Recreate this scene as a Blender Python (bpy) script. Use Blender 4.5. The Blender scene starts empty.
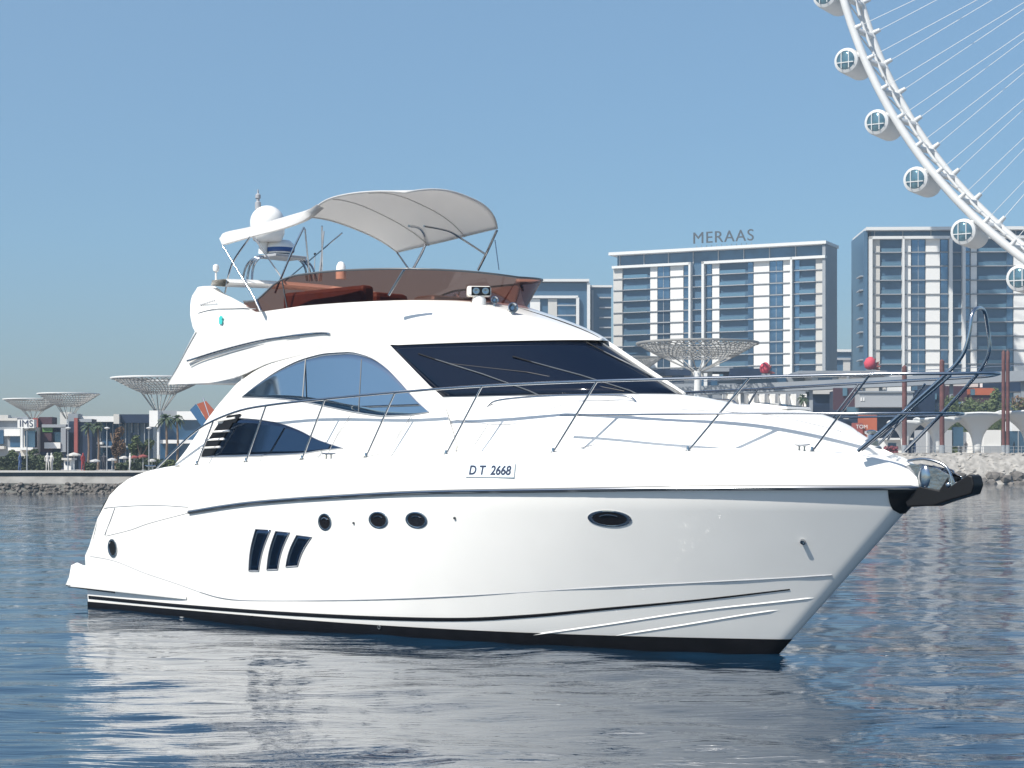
import bpy, bmesh, math, random
from mathutils import Vector, Matrix
random.seed(7)
R = math.radians
C = bpy.context.scene.collection
scene = bpy.context.scene

# ------------------------------------------------------------------ camera
F, CAMH, HY = 1800.0, 2.7, 465.0
cam_d = bpy.data.cameras.new('camera'); cam = bpy.data.objects.new('camera', cam_d); C.objects.link(cam)
cam.location = (0, 0, CAMH); cam.rotation_euler = (R(90), 0, 0)
cam_d.sensor_width = 36; cam_d.lens = 36 * F / 1024; cam_d.shift_y = (HY - 384) / 1024
cam_d.clip_start = 0.5; cam_d.clip_end = 20000
scene.camera = cam
# ------------------------------------------------------------------ light
SUN_AZ = math.atan2(-0.69, -0.72)          # direction towards the sun in the ground plane
SUN_EL = R(48)
w = bpy.data.worlds.new('World'); scene.world = w; w.use_nodes = True
nt = w.node_tree; nt.nodes.clear()
sky = nt.nodes.new('ShaderNodeTexSky'); sky.sky_type = 'NISHITA'; sky.sun_disc = False
sky.sun_elevation = SUN_EL; sky.sun_rotation = R(90) - SUN_AZ
sky.air_density = 1.0; sky.dust_density = 0.7; sky.ozone_density = 2.6; sky.altitude = 0
bg = nt.nodes.new('ShaderNodeBackground'); bg.inputs[1].default_value = 0.10
wo = nt.nodes.new('ShaderNodeOutputWorld')
# the air near the horizon is dull grey-blue with dust: tint the sky by elevation
tcw = nt.nodes.new('ShaderNodeTexCoord'); sx = nt.nodes.new('ShaderNodeSeparateXYZ'); nt.links.new(tcw.outputs['Generated'], sx.inputs[0])
rw = nt.nodes.new('ShaderNodeValToRGB'); nt.links.new(sx.outputs[2], rw.inputs[0]); el_ = rw.color_ramp.elements
el_[0].position = 0.0; el_[0].color = (.53, .54, .58, 1); el_[1].position = .6; el_[1].color = (1, 1, 1, 1)
for p_, c_ in ((.05, (.55, .615, .68, 1)), (.12, (.61, .765, .84, 1)), (.26, (.70, .875, .92, 1))):
    e_ = el_.new(p_); e_.color = c_
mw = nt.nodes.new('ShaderNodeMix'); mw.data_type = 'RGBA'; mw.blend_type = 'MULTIPLY'; mw.inputs[0].default_value = 1
nt.links.new(sky.outputs[0], mw.inputs[6]); nt.links.new(rw.outputs[0], mw.inputs[7])
nt.links.new(mw.outputs[2], bg.inputs[0]); nt.links.new(bg.outputs[0], wo.inputs[0])
sd = bpy.data.lights.new('sun', 'SUN'); sd.energy = 4.9; sd.angle = R(0.6); sd.color = (1, .955, .88)
so = bpy.data.objects.new('sun', sd); C.objects.link(so)
tosun = Vector((math.cos(SUN_AZ) * math.cos(SUN_EL), math.sin(SUN_AZ) * math.cos(SUN_EL), math.sin(SUN_EL)))
so.rotation_euler = tosun.to_track_quat('Z', 'Y').to_euler(); so.location = (-60, -40, 60)
scene.view_settings.view_transform = 'Standard'; scene.view_settings.look = 'None'
scene.view_settings.exposure = 0.52; scene.view_settings.gamma = 1
scene.render.engine = 'CYCLES'
scene.render.film_transparent = False

# ------------------------------------------------------------------ helpers
def tag(o, label=None, cat=None, group=None, kind=None):
    if label: o['label'] = label
    if cat: o['category'] = cat
    if group: o['group'] = group
    if kind: o['kind'] = kind
    return o
def thing(name, label, cat, loc=(0, 0, 0), rz=0, group=None):
    o = bpy.data.objects.new(name, None); C.objects.link(o); o.empty_display_size = .3
    o.location = loc; o.rotation_euler = (0, 0, rz)
    return tag(o, label, cat, group)
def copy_tree(o, parent=None):
    c = o.copy(); C.objects.link(c)
    if parent: c.parent = parent
    for ch in list(o.children): copy_tree(ch, c)
    return c

class MB:
    def __init__(s): s.v = []; s.f = []
    def add(s, vs, fs):
        k = len(s.v); s.v += [tuple(q) for q in vs]; s.f += [tuple(i + k for i in f) for f in fs]; return s
    def box(s, x0, x1, y0, y1, z0, z1, M=None):
        vs = [(x, y, z) for z in (z0, z1) for y in (y0, y1) for x in (x0, x1)]
        if M: vs = [M @ Vector(q) for q in vs]
        return s.add(vs, [(0, 2, 3, 1), (4, 5, 7, 6), (0, 1, 5, 4), (2, 6, 7, 3), (0, 4, 6, 2), (1, 3, 7, 5)])
    def grid(s, rows, closed=False, flip=False):
        n = len(rows[0]); vs = [q for r in rows for q in r]; fs = []
        for i in range(len(rows) - 1):
            for j in range(n if closed else n - 1):
                k = (j + 1) % n
                q = (i * n + j, i * n + k, (i + 1) * n + k, (i + 1) * n + j)
                fs.append(q[::-1] if flip else q)
        return s.add(vs, fs)
    def tube(s, pts, r, n=8, caps=True):
        pts = [Vector(q) for q in pts]; rr = r if isinstance(r, (list, tuple)) else [r] * len(pts)
        rows = []; up = None
        for i, q in enumerate(pts):
            a = pts[max(i - 1, 0)]; b = pts[min(i + 1, len(pts) - 1)]; t = (b - a).normalized()
            if up is None:
                up = t.orthogonal().normalized()
            else:
                up = (up - t * up.dot(t))
                up = up.normalized() if up.length > 1e-5 else t.orthogonal().normalized()
            w_ = t.cross(up)
            rows.append([q + (up * math.cos(2 * math.pi * k / n) + w_ * math.sin(2 * math.pi * k / n)) * rr[i] for k in range(n)])
        k0 = len(s.v); s.grid(rows, closed=True)
        if caps:
            m = len(rows)
            s.f.append(tuple(k0 + k for k in range(n))[::-1]); s.f.append(tuple(k0 + (m - 1) * n + k for k in range(n)))
        return s
    def lathe(s, prof, M=None, n=24, caps=True):
        """prof: list of (r, z) along local z."""
        rows = []
        for r, z in prof:
            row = [Vector((r * math.cos(2 * math.pi * k / n), r * math.sin(2 * math.pi * k / n), z)) for k in range(n)]
            rows.append([M @ q for q in row] if M else row)
        k0 = len(s.v); s.grid(rows, closed=True)
        if caps:
            m = len(rows); s.f.append(tuple(k0 + k for k in range(n))[::-1]); s.f.append(tuple(k0 + (m - 1) * n + k for k in range(n)))
        return s
    def prism(s, out, d0, d1, fn):
        """out: 2-D outline; fn(u, v, d) -> 3-D point."""
        n = len(out); k = len(s.v)
        s.v += [tuple(fn(u_, v_, d0)) for u_, v_ in out] + [tuple(fn(u_, v_, d1)) for u_, v_ in out]
        s.f.append(tuple(range(k, k + n))[::-1]); s.f.append(tuple(range(k + n, k + 2 * n)))
        for i in range(n):
            j = (i + 1) % n; s.f.append((k + i, k + j, k + n + j, k + n + i))
        return s
    def build(s, name, m, parent=None, smooth=None, bevel=0, recalc=True, solid=0, matrix=None):
        me = bpy.data.meshes.new(name); me.from_pydata([tuple(q) for q in s.v], [], s.f)
        if recalc:
            bm = bmesh.new(); bm.from_mesh(me); bmesh.ops.remove_doubles(bm, verts=bm.verts, dist=1e-5)
            bmesh.ops.recalc_face_normals(bm, faces=bm.faces); bm.to_mesh(me); bm.free()
        me.materials.append(m)
        if smooth is not None:
            for p_ in me.polygons: p_.use_smooth = True
            me.set_sharp_from_angle(angle=R(smooth))
        o = bpy.data.objects.new(name, me); C.objects.link(o)
        if parent: o.parent = parent
        if matrix: o.matrix_local = matrix
        if solid:
            md = o.modifiers.new('solid', 'SOLIDIFY'); md.thickness = solid; md.offset = 0
        if bevel:
            md = o.modifiers.new('bevel', 'BEVEL'); md.width = bevel; md.segments = 2; md.limit_method = 'ANGLE'
        return o

def interp(x, tab):
    if x <= tab[0][0]: return tab[0][1]
    for (a, fa), (b, fb) in zip(tab, tab[1:]):
        if x <= b: return fa + (fb - fa) * (x - a) / (b - a)
    return tab[-1][1]
def sinterp(x, tab):
    """monotone-ish smooth (Catmull) interpolation."""
    n = len(tab)
    if x <= tab[0][0]: return tab[0][1]
    if x >= tab[-1][0]: return tab[-1][1]
    for i in range(n - 1):
        if x <= tab[i + 1][0]:
            x0, y0 = tab[i]; x1, y1 = tab[i + 1]; h = x1 - x0; t = (x - x0) / h
            def sl(k):
                if k <= 0: return (tab[1][1] - tab[0][1]) / (tab[1][0] - tab[0][0])
                if k >= n - 1: return (tab[-1][1] - tab[-2][1]) / (tab[-1][0] - tab[-2][0])
                a = (tab[k][1] - tab[k - 1][1]) / (tab[k][0] - tab[k - 1][0]); b = (tab[k + 1][1] - tab[k][1]) / (tab[k + 1][0] - tab[k][0])
                return 0 if a * b <= 0 else 2 * a * b / (a + b)
            m0, m1 = sl(i) * h, sl(i + 1) * h
            return (2*t**3-3*t*t+1)*y0 + (t**3-2*t*t+t)*m0 + (-2*t**3+3*t*t)*y1 + (t**3-t*t)*m1
def smoothpath(pts, n=6):
    pts = [Vector(q) for q in pts]; out = []
    for i in range(len(pts) - 1):
        p0 = pts[max(i-1, 0)]; p1 = pts[i]; p2 = pts[i+1]; p3 = pts[min(i+2, len(pts)-1)]
        for k in range(n):
            t = k / n
            out.append(.5 * ((2*p1) + (p2-p0)*t + (2*p0-5*p1+4*p2-p3)*t*t + (3*p1-p0-3*p2+p3)*t**3))
    out.append(pts[-1]); return out

# ------------------------------------------------------------------ materials
MATS = {}
def mat(name, col, rough=.5, metal=0, coat=0, spec=.5, var=0, scale=5, bump=0, bscale=30, trans=0, ior=None, alpha=1):
    m = bpy.data.materials.new(name); m.use_nodes = True; t = m.node_tree; b = t.nodes['Principled BSDF']
    b.inputs['Base Color'].default_value = (*col, 1); b.inputs['Roughness'].default_value = rough
    b.inputs['Metallic'].default_value = metal; b.inputs['Coat Weight'].default_value = coat; b.inputs['Coat Roughness'].default_value = .05
    b.inputs['Specular IOR Level'].default_value = spec
    if ior: b.inputs['IOR'].default_value = ior
    b.inputs['Transmission Weight'].default_value = trans; b.inputs['Alpha'].default_value = alpha
    if var or bump:
        tc = t.nodes.new('ShaderNodeTexCoord')
    if var:
        nz = t.nodes.new('ShaderNodeTexNoise'); nz.inputs['Scale'].default_value = scale; nz.inputs['Detail'].default_value = 6
        t.links.new(tc.outputs['Object'], nz.inputs['Vector'])
        cr = t.nodes.new('ShaderNodeValToRGB'); cr.color_ramp.elements[0].position = .3; cr.color_ramp.elements[1].position = .7
        cr.color_ramp.elements[0].color = (*[max(c * (1 - var), 0) for c in col], 1); cr.color_ramp.elements[1].color = (*[min(c * (1 + var), 1) for c in col], 1)
        t.links.new(nz.outputs[0], cr.inputs[0]); t.links.new(cr.outputs[0], b.inputs['Base Color'])
    if bump:
        n2 = t.nodes.new('ShaderNodeTexNoise'); n2.inputs['Scale'].default_value = bscale; n2.inputs['Detail'].default_value = 4
        t.links.new(tc.outputs['Object'], n2.inputs['Vector'])
        bp = t.nodes.new('ShaderNodeBump'); bp.inputs['Strength'].default_value = bump; bp.inputs['Distance'].default_value = .02
        t.links.new(n2.outputs[0], bp.inputs['Height']); t.links.new(bp.outputs[0], b.inputs['Normal'])
    MATS[name] = m; return m
M_gel = mat('white_gelcoat', (.83, .81, .765), .28, coat=.6, var=.02, scale=1.3)
M_deck = mat('deck_gelcoat', (.80, .79, .76), .42, coat=.15, var=.02, scale=3)
M_boot = mat('black_antifouling', (.006, .006, .008), .45, spec=.2, var=.3, scale=4)
M_black = mat('black_rubber', (.008, .008, .009), .45, spec=.25)
M_steel = mat('stainless_steel', (.46, .47, .49), .16, metal=1)
M_plates = mat('polished_plate', (.34, .35, .37), .12, metal=1, bump=.5, bscale=9)
M_rub = mat('rub_rail_grey', (.10, .11, .12), .35)
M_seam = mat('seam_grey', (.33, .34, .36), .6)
M_glass = mat('tinted_glass', (.003, .007, .018), .03, spec=.34)
M_sideglass = mat('sky_reflection_glass', (.44, .50, .55), .02, metal=1)  # lighter tint puts the upper window's sky reflection into the colour
M_lowglass = mat('dark_reflection_glass', (.09, .125, .18), .03, metal=1)  # same glass tinted dark, standing in for buildings reflected in the lower window
M_port = mat('porthole_glass', (.010, .009, .010), .08)
M_canvas = mat('white_canvas', (.80, .80, .79), .85, bump=.15, bscale=60)
M_canvas.node_tree.nodes['Principled BSDF'].inputs['Specular IOR Level'].default_value = .1
M_maroon = mat('maroon_upholstery', (.10, .04, .032), .6, var=.15, scale=6)
M_bluestripe = mat('blue_stripe', (.02, .08, .25), .4)
M_teal = mat('teal_mark', (.05, .5, .47), .5)
M_text = mat('dark_lettering', (.02, .03, .07), .6)
M_plate = mat('pale_plate', (.68, .76, .80), .5)
def smoke_mat():
    m = bpy.data.materials.new('smoked_acrylic'); m.use_nodes = True; t = m.node_tree; t.nodes.clear()
    o = t.nodes.new('ShaderNodeOutputMaterial'); tr = t.nodes.new('ShaderNodeBsdfTransparent'); tr.inputs[0].default_value = (.50, .23, .165, 1)
    g = t.nodes.new('ShaderNodeBsdfGlossy'); g.inputs['Roughness'].default_value = .04; g.inputs[0].default_value = (.62, .62, .66, 1)
    fr = t.nodes.new('ShaderNodeFresnel'); fr.inputs[0].default_value = 1.5
    mx = t.nodes.new('ShaderNodeMixShader'); t.links.new(fr.outputs[0], mx.inputs[0]); t.links.new(tr.outputs[0], mx.inputs[1]); t.links.new(g.outputs[0], mx.inputs[2])
    t.links.new(mx.outputs[0], o.inputs[0]); return m
M_smoke = smoke_mat()
# canvas lets some sun through
t = M_canvas.node_tree; o_ = [n for n in t.nodes if n.type == 'OUTPUT_MATERIAL'][0]; pb = t.nodes['Principled BSDF']
tl = t.nodes.new('ShaderNodeBsdfTranslucent'); tl.inputs[0].default_value = (.75, .74, .72, 1)
mx = t.nodes.new('ShaderNodeMixShader'); mx.inputs[0].default_value = .5
t.links.new(pb.outputs[0], mx.inputs[1]); t.links.new(tl.outputs[0], mx.inputs[2]); t.links.new(mx.outputs[0], o_.inputs[0])

# ------------------------------------------------------------------ water
def water():
    m = bpy.data.materials.new('sea_water'); m.use_nodes = True; t = m.node_tree; b = t.nodes['Principled BSDF']
    b.inputs['Base Color'].default_value = (.004, .022, .048, 1); b.inputs['Roughness'].default_value = .02; b.inputs['IOR'].default_value = 1.48
    tc = t.nodes.new('ShaderNodeNewGeometry')
    hs = []
    for sc, st, stretch in ((1.7, .0150, .22), (4.2, .0058, .24), (13, .0009, .4)):
        mp = t.nodes.new('ShaderNodeMapping'); mp.inputs['Scale'].default_value = (stretch, 1, 1); mp.inputs['Rotation'].default_value = (0, 0, R(-8))
        nz = t.nodes.new('ShaderNodeTexNoise'); nz.inputs['Scale'].default_value = sc; nz.inputs['Detail'].default_value = 3; nz.inputs['Distortion'].default_value = .6
        t.links.new(tc.outputs['Position'], mp.inputs[0]); t.links.new(mp.outputs[0], nz.inputs['Vector'])
        ml = t.nodes.new('ShaderNodeMath'); ml.operation = 'MULTIPLY'; ml.inputs[1].default_value = st * 2.0
        t.links.new(nz.outputs[0], ml.inputs[0]); hs.append(ml)
    a = t.nodes.new('ShaderNodeMath'); a.operation = 'ADD'; t.links.new(hs[0].outputs[0], a.inputs[0]); t.links.new(hs[1].outputs[0], a.inputs[1])
    a2 = t.nodes.new('ShaderNodeMath'); a2.operation = 'ADD'; t.links.new(a.outputs[0], a2.inputs[0]); t.links.new(hs[2].outputs[0], a2.inputs[1])
    bp = t.nodes.new('ShaderNodeBump'); bp.inputs['Strength'].default_value = 1; bp.inputs['Distance'].default_value = 1
    t.links.new(a2.outputs[0], bp.inputs['Height']); t.links.new(bp.outputs[0], b.inputs['Normal'])
    import numpy as np
    rng = np.random.default_rng(5)
    rad = np.concatenate([np.linspace(2, 9, 20)[:-1], 9 * np.exp(np.linspace(0, math.log(7000 / 9), 760))])
    th = np.linspace(R(90 - 34), R(90 + 34), 460)
    RR, TT = np.meshgrid(rad, th, indexing='ij'); X = RR * np.cos(TT); Y = RR * np.sin(TT); Z = np.zeros_like(X)
    for i in range(64):
        lam = .32 * (14 ** rng.random()); k = 2 * math.pi / lam
        ang = R(80) + rng.normal() * R(38)
        amp = .0026 * lam ** .70 * rng.uniform(.5, 1.2)
        fade = np.clip(1.6 - RR * 0.010 * 6 / lam / 2, 0, 1)
        ph = rng.random() * 6.28
        cx = X * math.cos(ang) + Y * math.sin(ang)
        warp = .35 * np.sin(X * .31 + ph) + .35 * np.sin(Y * .23 - ph)
        Z += amp * fade * np.sin(k * cx + ph + warp)
    n0, n1 = X.shape
    me = bpy.data.meshes.new('water'); V = np.stack([X, Y, Z], -1).reshape(-1, 3).astype('f')
    idx = np.arange(n0 * n1).reshape(n0, n1)
    Q = np.stack([idx[:-1, :-1], idx[1:, :-1], idx[1:, 1:], idx[:-1, 1:]], -1).reshape(-1, 4)[:, ::-1]
    me.vertices.add(len(V)); me.vertices.foreach_set('co', V.ravel())
    me.loops.add(Q.size); me.loops.foreach_set('vertex_index', Q.ravel().astype('i'))
    me.polygons.add(len(Q)); me.polygons.foreach_set('loop_start', np.arange(0, Q.size, 4, dtype='i')); me.polygons.foreach_set('loop_total', np.full(len(Q), 4, dtype='i'))
    me.update(calc_edges=True); me.polygons.foreach_set('use_smooth', np.ones(len(Q), dtype=bool)); me.materials.append(m); me.validate()
    if me.polygons[0].normal.z < 0: me.flip_normals()
    o = bpy.data.objects.new('water', me); C.objects.link(o); tag(o, kind='structure')
    # the rest of the sea, behind and to the sides
    mb = MB(); mb.box(-7000, 7000, -7000, 7000, -.45, -.35); o2 = mb.build('water', m); tag(o2, kind='structure')
water()
# ------------------------------------------------------------------ the yacht, in boat coordinates: x forward, b to starboard, z up
YA = R(44); YX, YY = 3.78, 25.6
ux, uy = math.cos(YA), -math.sin(YA); nx, ny = -math.sin(YA), -math.cos(YA)
def S(px, py, b):
    """boat point at lateral offset b seen in the photograph at (px, py)."""
    k = (px - 512) / F; D = (b + YX * nx + YY * ny) / (k * nx + ny); X = D * k
    return ((X - YX) * ux + (D - YY) * uy, b, CAMH - (py - HY) * D / F)
def L(x, b, z): return Vector((x, -b, z))
def on_surf(px, py, fn, b0=1.8):
    b = b0
    for _ in range(25):
        x, _, z = S(px, py, b); b = .5 * b + .5 * fn(x, z)
    x, _, z = S(px, py, b); return x, b, z
yacht = thing('motor_yacht', 'white flybridge motor yacht with tinted windows and grey canvas sunshade lying on the water', 'yacht', (YX, YY, 0), -YA)

# ---- hull form
def x_stem(z): return z * 1.0 if z > 0 else z * 1.3
ZR = [(-14.2, 1.35), (-13.0, 1.62), (-10.8, 1.88), (-9.1, 2.06), (-7, 2.19), (-4.7, 2.29), (-2.4, 2.34), (0, 2.385), (2.4, 2.40)]
ZT = [(-14.27, 1.0), (-14.0, 1.3), (-13.75, 1.9), (-13.4, 2.2), (-12.85, 2.46), (-12.2, 2.60), (-11.4, 2.67), (-9.5, 2.74), (-7, 2.80), (-4.9, 2.84), (-2.2, 2.87), (0, 2.88), (1.0, 2.87), (1.6, 2.83), (2.0, 2.73), (2.25, 2.58), (2.42, 2.44)]
def ztop(x): return sinterp(x, ZT)
def zrub(x): return min(sinterp(x, ZR), ztop(x) - .03)
def hb(x, z):
    """half breadth of the hull at (x, z)."""
    zr = 2.395
    s = max(0, min(1, (z + .0) / zr)); xs = x_stem(min(z, 2.42)); d = max(xs - x, 0)
    Ln = 9.3 + (8.3 - 9.3) * s; B = 2.24 + .12 * s; p_ = 2.25
    b = B * (1 - max(0, 1 - d / Ln) ** p_)
    b *= 1 - .02 * max(0, min(1, (-x - 9) / 5)) ** 2
    r = .05 + .05 * s; q = min(d / .16, 1); b += r * math.sqrt(max(0, 1 - (1 - q) ** 2)) * (1 if d < 4 else max(0, 1 - (d - 4) / 4))
    if z < 0: b *= max(0, 1 + z * .35)
    zz = zrub(x)
    if z > zz: b -= .16 * (z - zz)
    return max(b, 0)
def x_aft(z): return interp(z, [(-.5, -14.1), (0, -14.15), (1.0, -14.2), (1.3, -14.0), (1.95, -13.75), (2.2, -13.4), (2.46, -12.85), (2.6, -12.2), (2.67, -11.4), (2.8, -11.4)])
def ts():
    a = [0, .0008, .002, .004, .006, .0085, .011, .016, .024, .034]
    a += [.05 + .95 * (i / 54) for i in range(55)]; return a
def hull_rows():
    cols = []
    for t in ts():
        col = []
        for k in range(15):
            z = None; x = 2.4 - t * 16
            for _ in range(14):
                zr, zt = zrub(x), ztop(x)
                z = -.5 + (zr + .5) * k / 9 if k <= 9 else zr + (zt - zr) * (k - 9) / 5
                xa = -14.1 + (0 if z < 1 else 0)
                xs = x_stem(min(z, 2.42)); x = .4 * x + .6 * (xs + (x_aft_lo(z) - xs) * t)
            col.append((x, hb(x, z) , z))
        cols.append(col)
    return cols
def x_aft_lo(z): return interp(z, [(-.5, -14.2), (1.0, -14.27), (1.3, -14.05), (1.9, -13.77), (2.2, -13.77)])
HR = hull_rows()
mb = MB()
mb.grid([[L(*q) for q in c] for c in HR]); mb.grid([[L(q[0], -q[1], q[2]) for q in c] for c in HR], flip=True)
last = HR[-1]; mb.grid([[L(q[0], q[1], q[2]) for q in last], [L(q[0], -q[1], q[2]) for q in last]])
hull = mb.build('hull', M_gel, yacht, smooth=38)

# antifouling band, boot stripe, fine lines: thin sheets a few mm proud of the hull
def band(name, m, zlo, zhi, x0, x1, off=.006, n=60, parent=None, both=True, rows=3):
    mb = MB()
    for sg in ((1, -1) if both else (1,)):
        rws = []
        for i in range(n + 1):
            x = x0 + (x1 - x0) * i / n; r = []
            for k in range(rows + 1):
                z = zlo(x) + (zhi(x) - zlo(x)) * k / rows
                xx = min(x, x_stem(z) - .0) if x > -1 else x
                r.append(L(xx, sg * (hb(xx, z) + off), z))
            rws.append(r)
        mb.grid(rws)
    return mb.build(name, m, parent or yacht, smooth=50, solid=.004)
# black bottom (the visible strip above the water), follows the stem
mb = MB()
for sg in (1, -1):
    rws = []
    for i in range(70):
        t = i / 69; r = []
        for k in range(6):
            z = -.4 + (.4 + interp(t, [(0, .24), (.15, .23), (.4, .20), (1, .13)])) * k / 5
            xs = x_stem(z) + .008; x = xs + (-14.24 - xs) * t ** 1.5
            r.append(L(x, sg * (hb(x, z) + .008), z))
        rws.append(r)
    mb.grid(rws)
mb.build('antifouling_band', M_boot, yacht, smooth=50)
# transom part of the black bottom
MB().box(-14.262, -14.245, -2.15, 2.15, -.3, .12).build('antifouling_band', M_boot, yacht)
bs_ = sorted([(q[0], q[2]) for q in [on_surf(px, py, hb, 2.0) for px, py in [(87, 597), (160, 604), (240, 610.5), (320, 615.5), (390, 618.5), (460, 619.5), (530, 616), (600, 609.5), (700, 600), (790, 589.5)]]])
bw_ = [(-14.3, .030), (-6, .030), (-4, .026), (-2, .018), (0, .010), (1.2, .004)]
band('boot_stripe', M_boot, lambda x: sinterp(x, bs_) - interp(x, bw_), lambda x: sinterp(x, bs_) + interp(x, bw_), -14.2, bs_[-1][0])
# spray rails: small proud ledges
def rail_strip(name, m, pts, w=.05, h=.03, both=True):
    mb = MB(); pts = [tuple(q) for q in smoothpath([Vector((a, c, 0)) for a, c in pts], 8)]
    for sg in ((1, -1) if both else (1,)):
        rows = []
        n = len(pts)
        for i, (x, z, _) in enumerate(pts):
            e = min(1, i / 3, (n - 1 - i) / 3) if n > 6 else 1; e = max(e, .05)
            b = hb(x, z); rows.append([L(x, sg * (hb(x, z - h) - .01), z - h), L(x, sg * (b + w * e), z), L(x, sg * (b + w * e), z + .01), L(x, sg * (hb(x, z + .03) - .01), z + .035)])
        mb.grid(rows)
    return mb.build(name, m, yacht, smooth=20)
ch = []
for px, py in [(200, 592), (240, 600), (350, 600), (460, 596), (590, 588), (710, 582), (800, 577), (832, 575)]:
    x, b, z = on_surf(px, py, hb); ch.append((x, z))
for sg in (1, -1): MB().tube(smoothpath([L(x, sg * (hb(x, z) + .003), z) for x, z in sorted(ch)], 8), .0085, 6).build('chine_shade_line', M_seam, yacht, smooth=60)  # shadow line of the spray rail, drawn as a thin grey tube
st1 = [on_surf(px, py, hb, .8) for px, py in [(520, 637), (600, 626), (700, 611), (780, 602), (815, 598)]]
rail_strip('spray_strake', M_gel, [(q[0], q[2]) for q in st1], .012, .03)
st2 = [on_surf(px, py, hb, .8) for px, py in [(615, 636), (680, 626), (740, 616), (780, 610)]]
rail_strip('spray_strake', M_gel, [(q[0], q[2]) for q in st2], .012, .02)

# rub rail
mb = MB()
for sg in (1, -1):
    pts = []
    for i in range(90):
        x = -10.85 + (2.40 + 10.85) * i / 89; pts.append(L(x, sg * (hb(x, zrub(x)) + .012), zrub(x)))
    mb.tube(pts, .034, 6)
mb.build('rub_rail', M_rub, yacht, smooth=60)
mb = MB()
for sg in (1, -1):
    pts = []
    for i in range(90):
        x = -10.8 + (2.42 + 10.8) * i / 89; pts.append(L(x, sg * (hb(x, zrub(x)) + .042), zrub(x) + .006))
    mb.tube(pts, .011, 5)
mb.build('rub_rail_trim', M_steel, yacht, smooth=60)

# swim platform with side sponsons
def plat():
    prof = [(-15.10, .375), (-15.08, .41), (-14.98, .52), (-14.85, .62), (-14.7, .71), (-14.55, .77), (-14.4, .80), (-14.2, .81)]
    mb = MB(); rows = []
    for x, zt in prof:
        w_ = 2.2 - .06 * max(0, (-14.5 - x) / .6) ** 2
        rows.append([L(x, -w_, .40), L(x, -w_, zt), L(x, w_, zt), L(x, w_, .40)])
    mb.grid(rows, closed=True); mb.f.append((0, 1, 2, 3))
    mb.build('swim_platform', M_gel, yacht, smooth=40, bevel=.02)
    mb = MB()
    for sg in (1, -1):
        rows = []
        for i in range(25):
            t = i / 24; x = -14.62 + 3.6 * t; w_ = .13 * (1 - t) ** .6 + .012
            zt = .80 - .42 * t ** .8; zb = .40 - .06 * t
            b0 = (hb(max(x, -14.1), .5))
            rows.append([L(x, sg * (b0 - .03), zt + .05), L(x, sg * (b0 + w_ * .7), zt), L(x, sg * (b0 + w_), (zt + zb) / 2), L(x, sg * (b0 + w_ * .8), zb), L(x, sg * (b0 - .03), zb - .01)])
        mb.grid(rows)
    mb.build('sponson', M_gel, yacht, smooth=50)
    for sg in (1, -1):
        pts = [L(-15.1 + .12 * i, sg * (min(2.2, 2.02 + .1 * i) + .03), .392 - .003 * i) for i in range(16)]
        MB().tube(pts, .016, 5).build('platform_fender', M_rub, yacht, smooth=60)
plat()

# ---- decks and coachroof
def wtr(x):
    if x < -3.6: return 1.79 - .06 * (x + 5.4) / 1.8
    return max(0, min(1.73, hb(x, 2.4) - .40)) if x < 1.62 else 0
ZC = [(-5.4, 3.79), (-1.9, 3.76), (-1.3, 3.66), (-.8, 3.585), (-.2, 3.56), (.35, 3.48), (.9, 3.31), (1.3, 3.12), (1.6, 2.98), (2.0, 2.80), (2.3, 2.60), (2.42, 2.46)]
mb = MB(); rows = []
NX = 80
for i in range(NX + 1):
    x = -5.5 + (2.41 + 5.5) * i / NX
    zs = ztop(x); bs = max(hb(x, zs), .004); wv = min(wtr(x), bs * .86); zc = max(sinterp(x, ZC), zs + .02); dz = zc - zs
    half = [(bs, zs - .01), (bs - .03 * min(1, bs), zs + .012), (bs + (wv - bs) * .6, zs + .03), (wv, zs + .06 * min(1, dz * 3)), (wv * .97, zs + dz * .30), (wv * .935, zs + dz * .62),
            (wv * .86, zs + dz * .83), (wv * .62, zs + dz * .93), (wv * .3, zs + dz * .98), (0, zc)]
    rows.append([L(x, b, z) for b, z in half] + [L(x, -b, z) for b, z in half[-2::-1]])
mb.grid(rows); mb.build('coachroof', M_deck, yacht, smooth=44)
# side decks and aft deck, cockpit sole and coaming
mb = MB(); rows = []
for i in range(31):
    x = -11.6 + 6.2 * i / 30; zs = ztop(x); bs = hb(x, zs)
    rows.append([L(x, bs, zs - .005), L(x, bs - .25, zs + .02), L(x, 0, zs + .03), L(x, -bs + .25, zs + .02), L(x, -bs, zs - .005)])
mb.grid(rows); mb.build('side_deck', M_deck, yacht, smooth=30)
mb = MB()
for sg in (1, -1):
    rows = []
    for i in range(26):
        x = -14.0 + 2.5 * i / 25; zs = ztop(x); bs = hb(x, zs)
        rows.append([L(x, sg * bs, zs - .004), L(x, sg * (bs - .12), zs + .03), L(x, sg * (bs - .42), zs + .01), L(x, sg * (bs - .45), 1.2)])
    mb.grid(rows)
mb.box(-14.15, -11.5, -2.0, 2.0, 1.14, 1.2); mb.box(-13.95, -13.6, -1.9, 1.9, 1.0, 1.9)
mb.build('cockpit', M_deck, yacht, smooth=40)

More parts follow.
